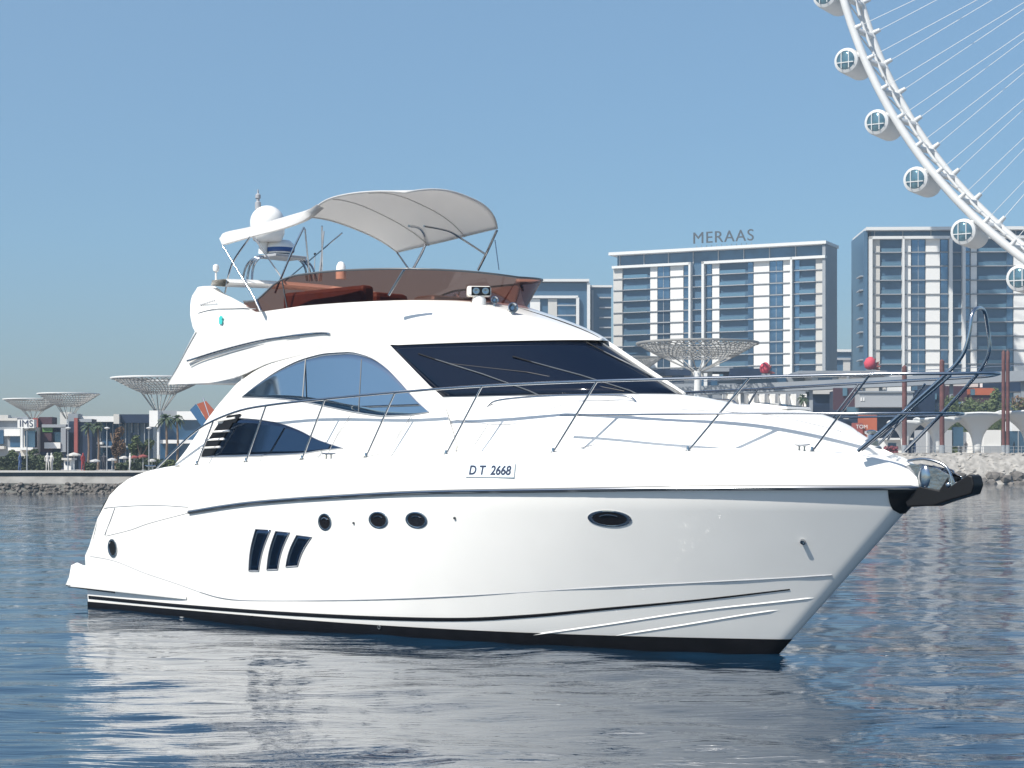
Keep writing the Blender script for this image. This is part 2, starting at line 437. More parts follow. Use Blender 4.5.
# ---- deckhouse side
def cb(x, z):
    t = max(0, min(1, (x + 8.2) / 3)); t = t * t * (3 - 2 * t)
    return 1.97 - .185 * (z - 2.7) - .13 * t
ZH = [(-11.75, 2.72), (-11.5, 2.95), (-11.15, 3.35), (-10.75, 3.75), (-10.3, 4.12), (-9.9, 4.30), (-9.4, 4.6), (-6.52, 4.64), (-5.85, 4.18), (-5.22, 3.76), (-5.05, 3.55), (-4.7, 2.98)]
def side_sheet(name, m, xs, lo, hi, fn, off=0, rows=8, solid=.0, parent=None, both=True, smooth=40):
    obs = []
    mb = MB()
    for sg in ((1, -1) if both else (1,)):
        rws = []
        for x in xs:
            a, b = lo(x), hi(x); rws.append([L(x, sg * (fn(x, a + (b - a) * k / rows) + off), a + (b - a) * k / rows) for k in range(rows + 1)])
        mb.grid(rws)
    return mb.build(name, m, parent or yacht, smooth=smooth, solid=solid)
xs = [-11.75 + (7.03) * i / 94 for i in range(95)]
cabin = side_sheet('deckhouse', M_gel, xs, lambda x: ztop(x) - .05, lambda x: interp(x, ZH), cb, solid=.03)
# aft bulkhead of the saloon with dark sliding door
MB().box(-10.2, -10.15, -1.7, 1.7, 2.6, 4.4).build('aft_bulkhead', M_gel, yacht)
MB().box(-10.225, -10.2, -1.2, 1.2, 2.6, 4.1).build('saloon_door', M_glass, yacht)

# side windows from the photograph's outlines, on the deckhouse surface
def curve_on(pts, fn, b0=1.8):
    q = [on_surf(px, py, fn, b0) for px, py in pts]; q.sort(); return [(a[0], a[2]) for a in q]
def window(name, m, up, lo, n=48, off=.012, parent=None, fr=.03):
    U = curve_on(up, cb); Lw = curve_on(lo, cb)
    x0 = max(U[0][0], Lw[0][0]); x1 = min(U[-1][0], Lw[-1][0])
    xs = [x0 + (x1 - x0) * (.5 - .5 * math.cos(math.pi * i / n)) for i in range(n + 1)]
    hi = lambda x: max(sinterp(x, U), sinterp(x, Lw) + .002); lo_ = lambda x: sinterp(x, Lw)
    g = None
    for sg in (1, -1):
        mb = MB(); rws = []
        for x in xs:
            a, b = lo_(x), hi(x); rws.append([L(x, sg * (cb(x, a + (b - a) * k / 8) + .015 + off), a + (b - a) * k / 8) for k in range(9)])
        mb.grid(rws); g = mb.build(name, m, yacht, smooth=60, solid=.006)
        fmb = MB(); ring = [L(x, sg * (cb(x, hi(x)) + .024), hi(x)) for x in xs] + [L(x, sg * (cb(x, lo_(x)) + .024), lo_(x)) for x in xs[::-1]]
        fmb.tube(ring + [ring[0]], .008, 5, caps=False); fmb.build('window_frame', M_seam, g, smooth=60)
    return xs, lo_, hi
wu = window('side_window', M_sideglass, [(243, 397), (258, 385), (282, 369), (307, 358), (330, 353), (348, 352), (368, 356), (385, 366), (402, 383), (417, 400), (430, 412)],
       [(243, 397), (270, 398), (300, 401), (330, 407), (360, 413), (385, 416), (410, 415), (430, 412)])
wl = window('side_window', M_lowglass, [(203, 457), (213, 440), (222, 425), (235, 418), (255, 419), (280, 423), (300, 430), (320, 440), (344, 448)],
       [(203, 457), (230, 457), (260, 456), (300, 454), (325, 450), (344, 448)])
# mullions on the upper window, louvres on the aft end of the lower one
for px in (305, 361):
    for sg in (1, -1):
        a = on_surf(px - 1, 412, cb); b = on_surf(px + 2, 358, cb)
        MB().tube([L(a[0], sg * (cb(a[0], a[2]) + .03), a[2] if px > 310 else a[2] + .25), L(b[0], sg * (cb(b[0], b[2]) + .03), b[2] - .02)], .012, 5).build('mullion', M_rub, yacht)
lv = [((226, 420), (240, 418)), ((217, 428), (232, 427)), ((212, 436), (227, 435)), ((207, 444), (221, 443)), ((204, 452), (217, 451))]
for (p0, p1) in lv:
    for sg in (1, -1):
        a = on_surf(*p0, cb); b = on_surf(*p1, cb)
        mb = MB(); h = .075
        x0, x1 = a[0], b[0]; q = []
        for (x, z) in ((x0 - .05, a[2] - h), (x1 - .05, b[2] - h), (x1 + .06, b[2] + h), (x0 + .08, a[2] + h)):
            q.append((x, z))
        mb.prism(q, .032, .045, lambda u_, v_, d: L(u_, sg * (cb(u_, v_) + d), v_)); mb.build('louvre_opening', M_black, yacht)
for p0, p1 in (((222, 421), (234, 418)), ((217, 432), (228, 431)), ((211, 440), (223, 439)), ((207, 448), (219, 447))):
    for sg in (1, -1):
        a = on_surf(*p0, cb); b = on_surf(*p1, cb)
        MB().tube([L(a[0] - .1, sg * (cb(a[0], a[2]) + .05), a[2]), L(b[0] + .1, sg * (cb(b[0], b[2]) + .05), b[2])], .02, 6).build('louvre_slat', M_gel, yacht, smooth=60)

# ---- windscreen
def wsx(b, v): return (-1.85 - 1.31 * b * b) * (1 - v) + (-3.42 - 1.35 * b * b) * v
def wsz(b, v): return (3.755) * (1 - v) + (4.63) * v
def wpt(b, v, off=0): return L(wsx(b, v) + off, b, wsz(b, v))
nb = 48; BW = 1.60
def wbm(v): return BW - .06 * v
mb = MB(); mb.grid([[wpt(wbm(k / 8) * (2 * i / nb - 1), k / 8) for k in range(9)] for i in range(nb + 1)]); mb.build('windscreen', M_glass, yacht, smooth=60, solid=.012)
# apron between the glass foot and the coachroof
mb = MB(); rws = []
from math import copysign
def dz0(x, b):
    zs = ztop(x); wv = min(wtr(x), hb(x, zs) * .86); zc = max(sinterp(x, ZC), zs + .02); dz = zc - zs
    return interp(abs(b), [(0, zc), (wv * .3, zs + dz * .98), (wv * .62, zs + dz * .93), (wv * .86, zs + dz * .83), (wv * .935, zs + dz * .62), (wv * .97, zs + dz * .30)])
for i in range(61):
    b = (BW + .07) * (2 * i / 60 - 1); p0 = wpt(b, 0, -.02); p0.z += .004; x1 = p0.x + .10; x2 = p0.x + .42 * (1 - .35 * abs(b) / BW); b2 = b * 1.02
    p1 = L(x1, b, 3.745); p2 = L(x2, b2, dz0(x2, b2) - .012); pm = (p1 + p2) / 2 + Vector((0, 0, .012)); rws.append([p0, p1, pm, p2])
mb.grid(rws); mb.build('windscreen_apron', M_deck, yacht, smooth=60)
# corner pillars and centre mullion
for sg in (1, -1):
    mb = MB(); rws = []
    for k in range(9):
        v = k / 8; z = wsz(0, v); b0 = wbm(v); x0 = wsx(b0, v)
        rws.append([L(x0 + .03, sg * (b0 - .03), z), L(x0 - .02, sg * (b0 + .03), z), L(x0 - .12, sg * (cb(x0 - .12, z) + .012), z), L(x0 - .35, sg * (cb(x0 - .35, z) + .016), z)])
    mb.grid(rws); mb.build('windscreen_pillar', M_gel, yacht, smooth=60)
MB().tube([wpt(-.22, v / 6, .035) for v in range(7)], .045, 8).build('windscreen_mullion', M_gel, yacht, smooth=60)
MB().tube([wpt(-.02, v / 6, .02) for v in range(7)], .018, 8).build('windscreen_mullion', M_rub, yacht, smooth=60)
# gasket along the foot and the head
MB().tube([wpt(BW * (2 * i / 40 - 1), 0, .012) for i in range(41)], .014, 5).build('windscreen_gasket', M_rub, yacht, smooth=60)
# wipers
for (b0, v0, b1, v1) in ((1.18, .08, 1.42, .72), (.55, .06, .95, .62), (-.1, .1, .22, .80)):
    mb = MB(); a = wpt(b0, v0, .06); c = wpt(b1, v1, .05)
    mb.tube([wpt(b0 - .02, -.02, .06), a, (a + c) / 2 + Vector((.03, 0, .01)), c], .011, 6)
    w_ = MB(); o = mb.build('wiper', M_rub, yacht, smooth=60)
    d = (c - a).normalized(); w_.tube([c - d * .38, c + d * .30], .012, 6); w_.build('wiper_blade', M_black, o)
MB().tube([wpt(1.38, .62, .05), wpt(1.05, .42, .05), wpt(.6, .05, .05)], .007, 5).build('wiper', M_black, yacht)

# ---- flybridge moulding: plan curves from the bow centre line round to the stern, starboard half
def plan_lo(t):     # t 0..1: brow over the windscreen, then the side
    if t < .5:
        b = 1.53 * (t / .5); return (-3.30 - 1.36 * b * b, b)
    s = (t - .5) / .5; x = -6.48 - 5.47 * s
    return (x, sinterp(-x, [(6.48, 1.53), (7.2, 1.585), (8.2, 1.635), (9.3, 1.69), (10.0, 1.80), (10.8, 1.95), (12, 2.03)]))
def zlo(t):
    s = (t - .5) / .5
    return 4.63 if t < .5 else sinterp(s, [(0, 4.64), (.3, 4.58), (.48, 4.46), (.62, 4.22), (.72, 4.15), (1, 4.15)])
NOSE = -5.45
def plan_hi(t):
    if t < .5:
        a = t / .5 * math.pi / 2; e = .78
        return (NOSE - 3.05 * (1 - math.cos(a) ** e), 1.745 * math.sin(a) ** .9)
    s = (t - .5) / .5; x = -8.5 - (11.3 - 8.5) * s
    return (x, 1.745 + .15 * s)
def zhi(t):
    s = max(0, (t - .5) / .5)
    if t < .5: return 5.37 - .03 * math.cos(t * math.pi)
    return sinterp(s, [(0, 5.37), (.30, 5.335), (.36, 5.33), (.45, 5.42), (.62, 5.66), (.78, 5.86), (.9, 5.87), (1, 5.80)])
AFT = [(4.15, -11.95), (4.22, -11.88), (4.45, -11.65), (4.92, -11.26), (5.08, -11.12), (5.14, -11.22), (5.35, -11.34), (5.6, -11.38), (5.74, -11.34), (5.8, -11.25)]
NT = 100; NV = 20
FR = []
for i in range(NT + 1):
    t = i / NT; xl, bl = plan_lo(t); xh, bh = plan_hi(t); z0, z1 = zlo(t), zhi(t); col = []
    s = max(0, (t - .5) / .5)
    for k in range(NV + 1):
        v = k / NV; z = z0 + (z1 - z0) * v
        if t < .5:
            e = v ** 1.18; f = 1 - (1 - t / .5) * 0
            x = xl + (xh - xl) * (v ** (1 + .25 * (1 - t * 2))); b = bl + (bh - bl) * v + .05 * math.sin(math.pi * v)
        else:
            x = xl + (xh - xl) * v; b = bl + (bh - bl) * v + .03 * math.sin(math.pi * v)
            xa = interp(z, AFT); q = s ** 3
            x = x * (1 - q) + xa * q
        col.append((x, b, z))
    FR.append(col)
mb = MB()
for sg in (1, -1): mb.grid([[L(x, sg * b, z) for x, b, z in c] for c in FR])
# coaming top, inner face, aft ends
for sg in (1, -1):
    rws = []
    for i, c in enumerate(FR):
        x, b, z = c[-1]; xi = x - .12 * (1 - min(1, i / 50)); bi = max(b - .13, 0) if i > 3 else b * .9
        zf = 4.72
        rws.append([L(x, sg * b, z), L(xi, sg * (bi + .04), z + .02), L(xi, sg * bi, z - .01), L(xi, sg * bi, zf)])
    mb.grid(rws)
    c = FR[-1]; rws = [[L(x, sg * b, z) for x, b, z in c], [L(x + .02, sg * (b - .17), z) for x, b, z in c]]; mb.grid(rws)
FLY = mb; mb.build('flybridge', M_gel, yacht, smooth=40)
# sole / underside of the overhang
mb = MB(); rws = []
for i, c in enumerate(FR):
    x, b, z = c[0]; rws.append([L(x, b, z), L(x, b * .5, z + .03), L(x, 0, z + .04), L(x, -b * .5, z + .03), L(x, -b, z)])
mb.grid(rws); mb.build('flybridge_soffit', M_gel, yacht, smooth=40)
MB().box(-11.6, -6.9, -1.5, 1.5, 4.66, 4.72).build('flybridge_sole', M_deck, yacht)
# seam lines and the moulded handrail
def fly_side(x, z):
    c = min(FR[50:], key=lambda c: abs(c[10][0] - x)); q = min(c, key=lambda q: abs(q[2] - z)); return q[1]
def strip_on(name, m, pts, fn, r=.012, off=.01, both=True, b0=1.95):
    out = []
    q = [on_surf(px, py, fn, b0) for px, py in pts]
    for sg in ((1, -1) if both else (1,)):
        MB().tube(smoothpath([L(a, sg * (b + off), z) for a, b, z in q], 6), r, 6).build(name, m, yacht, smooth=60)
strip_on('moulded_handrail', M_steel, [(188, 361), (220, 351), (260, 341), (300, 335), (322, 333), (331, 334)], lambda x, z: fly_side(x, z), .02, .018)
strip_on('panel_seam', M_seam, [(189, 364), (220, 355), (260, 345), (300, 338)], lambda x, z: fly_side(x, z), .008, .006)
strip_on('panel_seam', M_seam, [(198, 313), (215, 309), (240, 308), (256, 309)], lambda x, z: fly_side(x, z), .006, .004)
strip_on('panel_seam', M_seam, [(232, 380), (250, 368), (270, 358), (292, 350)], lambda x, z: fly_side(x, z), .006, .004)
q = on_surf(222, 320, fly_side, 1.95)
mb = MB(); mb.prism([(-.05, -.07), (.03, -.08), (.05, -.02), (.03, .0), (.06, .05), (0, .08), (-.05, .04)], 0, .004, lambda u_, v_, d: L(q[0] + u_, q[1] + .025 + d, q[2] + v_)); mb.build('emblem', M_teal, yacht)
q = on_surf(208, 304, fly_side, 1.95)
mb = MB()
for i in range(9): mb.box(q[0] - .2 + i * .05, q[0] - .17 + i * .05, -(q[1] + .024), -(q[1] + .018), q[2] - .02 + i * .006, q[2] + .012 + i * .006)
mb.build('emblem', M_seam, yacht)

# smoked wind deflector
mb = MB(); topl = []
rws = []; rws2 = []
SCR = []
for i in range(0, 77):
    t = i / 100; x, b = plan_hi(t); z = zhi(t)
    s = max(0, (t - .5) / .5)
    h = sinterp(t, [(0, .40), (.2, .47), (.45, .52), (.55, .48), (.66, .26), (.76, .02)])
    z = min(z, 5.38) if t < .72 else z
    out = .34 * (1 - min(1, t / .5)) ** 1.0; ob = .12 * min(1, t / .2) * (1 if t < .6 else max(0, (.76 - t) / .16))
    lo_p = (x - .04, b - .03, z - .02); hi_p = (x + out, b + ob, z + h)
    SCR.append((lo_p, hi_p))
for sg in (1, -1):
    mb.grid([[L(*[(1 - k / 4) * p + k / 4 * q for p, q in zip((a[0], sg * a[1], a[2]), (c[0], sg * c[1], c[2]))]) for k in range(5)] for a, c in SCR])
mb.build('wind_deflector', M_smoke, yacht, smooth=60)
top = [L(c[0], -c[1], c[2]) for a, c in SCR[::-1]] + [L(*c) for a, c in SCR[1:]]
MB().tube(top, .018, 6).build('deflector_trim', M_rub, yacht, smooth=60)
def scr(px, py, b0=1.7):
    return S(px, py, b0)
for i in (56,):
    for sg in (1, -1):
        a, c = SCR[i]; MB().tube([L(a[0], sg * a[1], a[2]), L(c[0], sg * c[1], c[2])], .014, 5).build('deflector_stay', M_rub, yacht)

# flybridge interior seen over and through the deflector
def rbox(name, m, x0, x1, b0, b1, z0, z1, bev=.06, parent=None):
    return MB().box(x0, x1, -b1, -b0, z0, z1).build(name, m, parent or yacht, bevel=bev)
for sg in (1, -1):
    s0, s1 = sorted((sg * 1.5, sg * .85)); rbox('seat', M_maroon, -9.3, -7.2, s0, s1, 4.74, 5.2)
    s0, s1 = sorted((sg * 1.5, sg * 1.25)); rbox('backrest', M_maroon, -9.3, -7.2, s0, s1, 5.2, 5.66)
rbox('helm_seat', M_maroon, -8.0, -7.6, .1, .85, 4.74, 5.62, .08)
rbox('helm_console', M_rub, -6.9, -6.35, -.7, .7, 4.74, 5.50, .08)
rbox('galley_unit', M_gel, -10.4, -9.7, -1.6, -.7, 4.74, 5.45, .04)

# ---- bars: aft arch crossbeam
ab = S(216, 283, 1.86); ax = ab[0] + .1; az = 5.92
mb = MB(); rws = []
for i in range(21):
    b = 1.9 - 3.8 * i / 20; zz = az + .06 * math.cos(b * .8)
    rws.append([L(ax - .20, b, zz - .06), L(ax - .16, b, zz + .03), L(ax + .22, b, zz + .03), L(ax + .34, b, zz - .04), L(ax + .2, b, zz - .11)])
mb.grid(rws, closed=True); mb.build('arch_beam', M_gel, yacht, smooth=50)

# ---- radar gear
gb = .15
dc = S(267.5, 223, gb); sc = 1 / 55.
rad = 17.6 * 33.2 / F
mb = MB(); prof = [(.02, rad)] + [(rad * math.sin(a), rad * math.cos(a)) for a in [R(8 + 82 * i / 10) for i in range(11)]] + [(rad * .97, -rad * .6), (rad * .82, -rad * 1.0), (rad * .7, -rad * 1.08)]
mb.lathe([(r, z) for r, z in prof], Matrix.Translation(L(*dc)), 32); dome = mb.build('satellite_dome', M_gel, yacht, smooth=50)
rc = S(280, 247.5, -.15); rr = 15 * 32.8 / F
mb = MB(); mb.lathe([(.03, .14), (rr * .7, .125), (rr * .95, .06), (rr, .0), (rr * .98, -.06), (rr * .85, -.12), (rr * .6, -.13)], Matrix.Translation(L(*rc)), 32)
rdm = mb.build('radome', M_gel, yacht, smooth=50)
mb = MB(); mb.lathe([(rr * 1.005, -.015), (rr * 1.008, -.035), (rr * .975, -.085), (rr * .93, -.095)], Matrix.Translation(L(*rc)), 32, caps=False); mb.build('radome_stripe', M_bluestripe, rdm, smooth=50)
# hoop frame: three tubes abreast
mb = MB()
for k in (-.12, 0, .12):
    pts = [S(247 + k * 40, 281, .55), S(250 + k * 30, 266, .5), S(258 + k * 20, 257.5, .42), S(270, 256, .2), S(284, 256, -.05), S(298 + k * 20, 257.5, -.35), S(308 + k * 30, 266, -.5), S(312 + k * 40, 281, -.55)]
    mb.tube(smoothpath([L(*q) for q in pts], 5), .022, 6)
mb.build('radar_frame', M_steel, yacht, smooth=60)
mb = MB()
a = S(262, 256.5, .3); b = S(300, 256.5, -.3)
mb.box(min(a[0], b[0]) - .1, max(a[0], b[0]) + .1, -.35, .38, a[2] - .03, a[2] + .02); mb.build('radar_shelf', M_seam, yacht, bevel=.01)
p0 = S(263, 254, gb); p1 = S(264, 240, gb)
MB().tube([L(*p0), L(*p1)], .09, 10).build('dome_pedestal', M_gel, yacht, smooth=60)
# masthead light above the dome
m0 = S(258, 214, .3); m1 = S(258, 196, .3)
MB().tube([L(*m0) + Vector((0, 0, -.5)), L(*m0), L(*m1)], .022, 8).build('light_mast', M_gel, yacht, smooth=60)
mb = MB(); z0 = m1[2]
mb.lathe([(.03, -.26), (.055, -.25), (.055, -.12), (.03, -.10), (.03, -.06), (.05, -.04), (.05, .02), (.015, .05), (.012, .12)], Matrix.Translation(L(*m1)), 14)
mb.build('masthead_light', M_seam, yacht, smooth=40)
# small all-round light on the wing
q = S(216, 279, 1.8); mb = MB(); mb.lathe([(.018, -.05), (.018, .12), (.05, .14), (.058, .19), (.05, .24), (.02, .26)], Matrix.Translation(L(*q)), 14); mb.build('anchor_light', M_gel, yacht, smooth=40)
# satellite compass pod and two whips
q = S(341, 274, -1.2); mb = MB(); mb.lathe([(.10, -.1), (.10, .05), (.085, .16), (.05, .22), (.02, .235)], Matrix.Translation(L(*q)), 18); mb.build('antenna_pod', M_gel, yacht, smooth=50)
a = S(319, 281, -1.3); b = S(324, 231, -1.3); MB().tube([L(*a), L(*b)], [.02, .012], 6).build('whip_antenna', M_seam, yacht)
a = S(314, 279, -1.3); b = S(315, 254, -1.3); MB().tube([L(*a), L(*b)], [.012, .008], 6).build('whip_antenna', M_seam, yacht)
mb = MB(); mb.lathe([(.02, -.02), (.025, .0), (.02, .02)], Matrix.Translation(L(*b)), 8); mb.build('antenna_tip', M_black, yacht)

# ---- searchlight and horns on the brow
from mathutils.bvhtree import BVHTree
bvh_fly = BVHTree.FromPolygons([tuple(v) for v in FLY.v], FLY.f)
def hit(px, py, bvh=None):
    Mi = Matrix.Rotation(YA, 4, 'Z') @ Matrix.Translation((-YX, -YY, 0)); o_ = Mi @ Vector((0, 0, CAMH)); d_ = (Mi.to_3x3() @ Vector(((px - 512) / F, 1, (HY - py) / F))).normalized()
    return (bvh or bvh_fly).ray_cast(o_, d_)[0]
q = hit(479, 303.5) or hit(479, 307)
mb = MB(); mb.lathe([(.12, -.06), (.115, .06), (.085, .13)], Matrix.Translation(q), 16); mb.build('searchlight_base', M_gel, yacht, smooth=50)
q2 = q + Vector((0, 0, .19)); Mr = Matrix.Translation(q2) @ Matrix.Rotation(R(-40), 4, 'Z')
o = MB().box(-.12, .10, -.20, .19, -.085, .085, Mr).build('searchlight', M_gel, yacht, bevel=.035)
MB().box(.095, .103, -.13, .175, -.07, .07, Mr).build('searchlight_bezel', M_black, o)
for s_ in (-.055, .095):
    MB().lathe([(.055, 0), (.055, .012), (.03, .014), (.002, .006)], Mr @ Matrix.Translation((.10, s_, 0)) @ Matrix.Rotation(R(90), 4, 'Y'), 16).build('searchlight_lens', M_steel, o, smooth=40)
def horn(px, py, s=1):
    q = (hit(px, py) or hit(px, py + 4)) + Vector((0, 0, .09)); M0 = Matrix.Translation(q) @ Matrix.Rotation(R(-30), 4, 'Z') @ Matrix.Rotation(R(84), 4, 'Y')
    mb = MB(); mb.lathe([(.02 * s, -.25 * s), (.022 * s, -.1 * s), (.035 * s, 0), (.07 * s, .06 * s), (.06 * s, .062 * s), (.025 * s, .02 * s)], M0, 16)
    mb.tube([q + Vector((0, 0, -.14)), q], .018, 6); mb.build('horn', M_steel, yacht, smooth=50)
horn(494, 306, .9); horn(512, 314, 1.2)

# ---- bimini top
def canopy():
    sb = smoothpath([L(*S(px, py, 1.45)) for px, py in [(305, 217), (325, 201), (350, 194), (380, 191.5), (406, 192.5)]], 6)
    pb = smoothpath([L(*S(px, py, -1.5)) for px, py in [(397, 252), (420, 246.5), (448, 240), (474, 233.5), (497, 228)]], 6)
    def pt(u_, w_):
        i = min(int(u_ * 24), 23); f = u_ * 24 - i
        a = sb[i].lerp(sb[i + 1], f); c = pb[i].lerp(pb[i + 1], f); q = c.lerp(a, (w_ + 1) / 2)
        cr = .13 + .07 * u_; e = 1 - abs(w_) ** 2.6
        q.z += cr * e + .012 * math.sin(u_ * 12.6) * e; q.x += .34 * e * max(0, u_ - .6) / .4
        return q
    rows = [[pt(i / 24, -1 + j / 16) for j in range(33)] for i in range(25)]
    mb = MB(); mb.grid(rows)
    # rolled hem all round
    c = mb.build('canopy', M_canvas, yacht, smooth=60, solid=.012)
    e = [pt(i / 24, 1) for i in range(25)] + [pt(1, 1 - j / 16) for j in range(1, 33)] + [pt(1 - i / 24, -1) for i in range(1, 25)] + [pt(0, -1 + j / 16) for j in range(1, 33)]
    MB().tube(e, .018, 6).build('canopy_hem', M_canvas, c, smooth=60)
    for u_ in (.33, .66):
        MB().tube([pt(u_, -1 + j / 16) - Vector((0, 0, .02)) for j in range(33)], .009, 6).build('canopy_bow', M_canvas, c, smooth=60)
    # aft extension strip on the starboard side, folded
    up = [S(221, 236, 1.62), S(226, 232, 1.6), S(253, 226, 1.55), S(280, 218, 1.5), S(304, 211, 1.46), S(319, 205, 1.44)]
    dn = [S(222, 245, 1.75), S(228, 243, 1.75), S(253, 236, 1.72), S(280, 229, 1.68), S(304, 220, 1.52), S(319, 208, 1.45)]
    mb = MB(); rws = []
    U = smoothpath([L(*q) for q in up], 4); D = smoothpath([L(*q) for q in dn], 4)
    for a, b in zip(U, D):
        m_ = (a + b) / 2 + Vector((0, -.05, .03)); inn = b + Vector((.02, .10, .01)); rws.append([a, m_, b, inn, a + Vector((0, .06, -.03))])
    mb.grid(rws, closed=True); mb.build('canopy_extension', M_canvas, yacht, smooth=60)
canopy()
def pole(pts, b, r=.014, name='canopy_pole', m=None, n=5):
    q = [L(*S(px, py, bb)) for (px, py), bb in zip(pts, b if isinstance(b, list) else [b] * len(pts))]
    return MB().tube(smoothpath(q, n) if len(q) > 2 else q, r, 6).build(name, m or M_steel, yacht, smooth=60)
pole([(223, 246), (256, 301), (261, 311)], 1.78)
pole([(250, 237), (232, 264), (225, 293)], 1.74, .018)
pole([(253, 236), (284, 281)], [1.7, .5])
pole([(304, 227), (291, 254), (275, 293)], [1.55, 1.7, 1.8], .018)
pole([(305, 229), (310, 281)], [1.5, .3])
pole([(342, 233), (285, 281)], [-.3, -1.0])
pole([(322, 226), (322, 262), (321, 281)], [-.2, -.6, -.8])
pole([(396, 251), (408, 268)], [-1.5, -1.55], .016)
pole([(409, 226), (419, 228), (425, 237), (424, 248), (413, 269)], [.2, -.6, -1.3, -1.5, -1.6], .024)
pole([(424, 226), (448, 231), (462, 239), (485, 254)], [-.2, -.9, -1.3, -1.55], .018)
pole([(497, 230), (487, 252), (478, 270)], [-1.5, -1.5, -1.6], .022)
pole([(495, 240), (499, 270)], -1.5, .009)
pole([(404, 270), (389, 295)], [1.9, 1.8], .022)
pole([(261, 311), (256, 300)], 1.9, .03)

# ---- bow rail
def sheer_b(x): return max(hb(x, ztop(x)) - .07, .0)
TR = [(157, 468, 2.13), (175, 450, 2.13), (200, 428, 2.12), (235, 412, 2.12), (270, 405, 2.12), (325, 399, 2.12), (395, 392.5, 2.12), (482, 386, 2.08), (597, 381, 1.9), (750, 377, 1.32), (880, 374, .85), (945, 373.5, .52), (985, 373, .18)]
Q = [S(px, py, b) for px, py, b in TR]
tip = (Q[-1][0] + .06, 0, Q[-1][2])
rl = [L(*q) for q in Q] + [L(*tip)] + [L(q[0], -q[1], q[2]) for q in Q[::-1]]
MB().tube(smoothpath(rl, 6), .021, 8).build('bow_rail', M_steel, yacht, smooth=60)
MR = [(560, 415.5, 1.93), (640, 414.5, 1.72), (750, 413.5, 1.28), (860, 413.2, .85), (930, 413, .4), (952, 413, .1)]
Qm = [S(px, py, b) for px, py, b in MR]
rl = [L(*q) for q in Qm] + [L(Qm[-1][0] + .03, 0, Qm[-1][2])] + [L(q[0], -q[1], q[2]) for q in Qm[::-1]]
MB().tube(smoothpath(rl, 6), .016, 8).build('mid_rail', M_steel, yacht, smooth=60)
QS = sorted(Q)
for (bx, by, tx, ty) in [(197, 467, 213, 420), (246, 462, 266, 406), (302, 459, 325, 399), (366, 456, 395, 392.5), (446, 453, 482, 386), (553, 452, 597, 381), (688, 451, 750, 377), (812, 450, 870, 374)]:
    fb = lambda x, z: sheer_b(x)
    a = on_surf(bx, by, fb, 2.0); ft = lambda x, z: interp(x, [(q[0], q[1]) for q in QS]); c = on_surf(tx, ty, ft, 1.8)
    for sg in (1, -1):
        mb = MB(); p = L(a[0], sg * a[1], ztop(a[0]) + .01); mb.tube([p, L(c[0], sg * c[1], interp(c[0], [(q[0], q[2]) for q in QS]))], .016, 8)
        o = mb.build('stanchion', M_steel, yacht, smooth=60)
        mb = MB(); mb.lathe([(.045, -.01), (.045, .012), (.024, .02), (.02, .07)], Matrix.Translation(p), 12); mb.build('stanchion_foot', M_steel, o, smooth=40)
# pulpit loop and struts at the stem
lp = [(858, 451, .62), (900, 415, .52), (944, 376, .42), (962, 356, .40), (969, 335, .38), (972, 315, .34), (977, 308.5, .2), (984, 311, -.2), (988, 330, -.34), (989, 352, -.38), (978, 373, -.42), (945, 410, -.50), (905, 451, -.55)]
MB().tube(smoothpath([L(*S(px, py, b)) for px, py, b in lp], 6), .026, 8).build('pulpit_hoop', M_steel, yacht, smooth=60)
MB().tube([L(*S(862, 450, .55)), L(*S(903, 416, .50)), L(*S(951, 375, .40))], .018, 8).build('pulpit_strut', M_steel, yacht, smooth=60)
MB().tube([L(*S(888, 440, .2)), L(*S(903, 412, .3)), L(*S(925, 384, .4))], .016, 8).build('pulpit_strut', M_steel, yacht, smooth=60)

# ---- coachroof details
def deckz(x, b):
    from bisect import bisect
    zs = ztop(x); bs = hb(x, zs); wv = min(wtr(x), bs * .86); zc = max(sinterp(x, ZC), zs + .02); dz = zc - zs
    half = [(0, zc), (wv * .3, zs + dz * .98), (wv * .62, zs + dz * .93), (wv * .86, zs + dz * .83), (wv * .935, zs + dz * .62), (wv * .97, zs + dz * .30), (wv, zs + .06 * min(1, dz * 3)), (bs, zs)]
    return interp(abs(b), half)
for sg in (1, -1):
    pts = [(-4.3, 1.52, -.02), (-4.15, 1.52, .07), (-3.7, 1.50, .10), (-3.0, 1.46, .10), (-2.3, 1.36, .09), (-1.75, 1.24, .07), (-1.6, 1.20, -.02)]
    MB().tube(smoothpath([L(x, sg * b, deckz(x, b) + h) for x, b, h in pts], 5), .017, 7).build('grab_rail', M_steel, yacht, smooth=60)
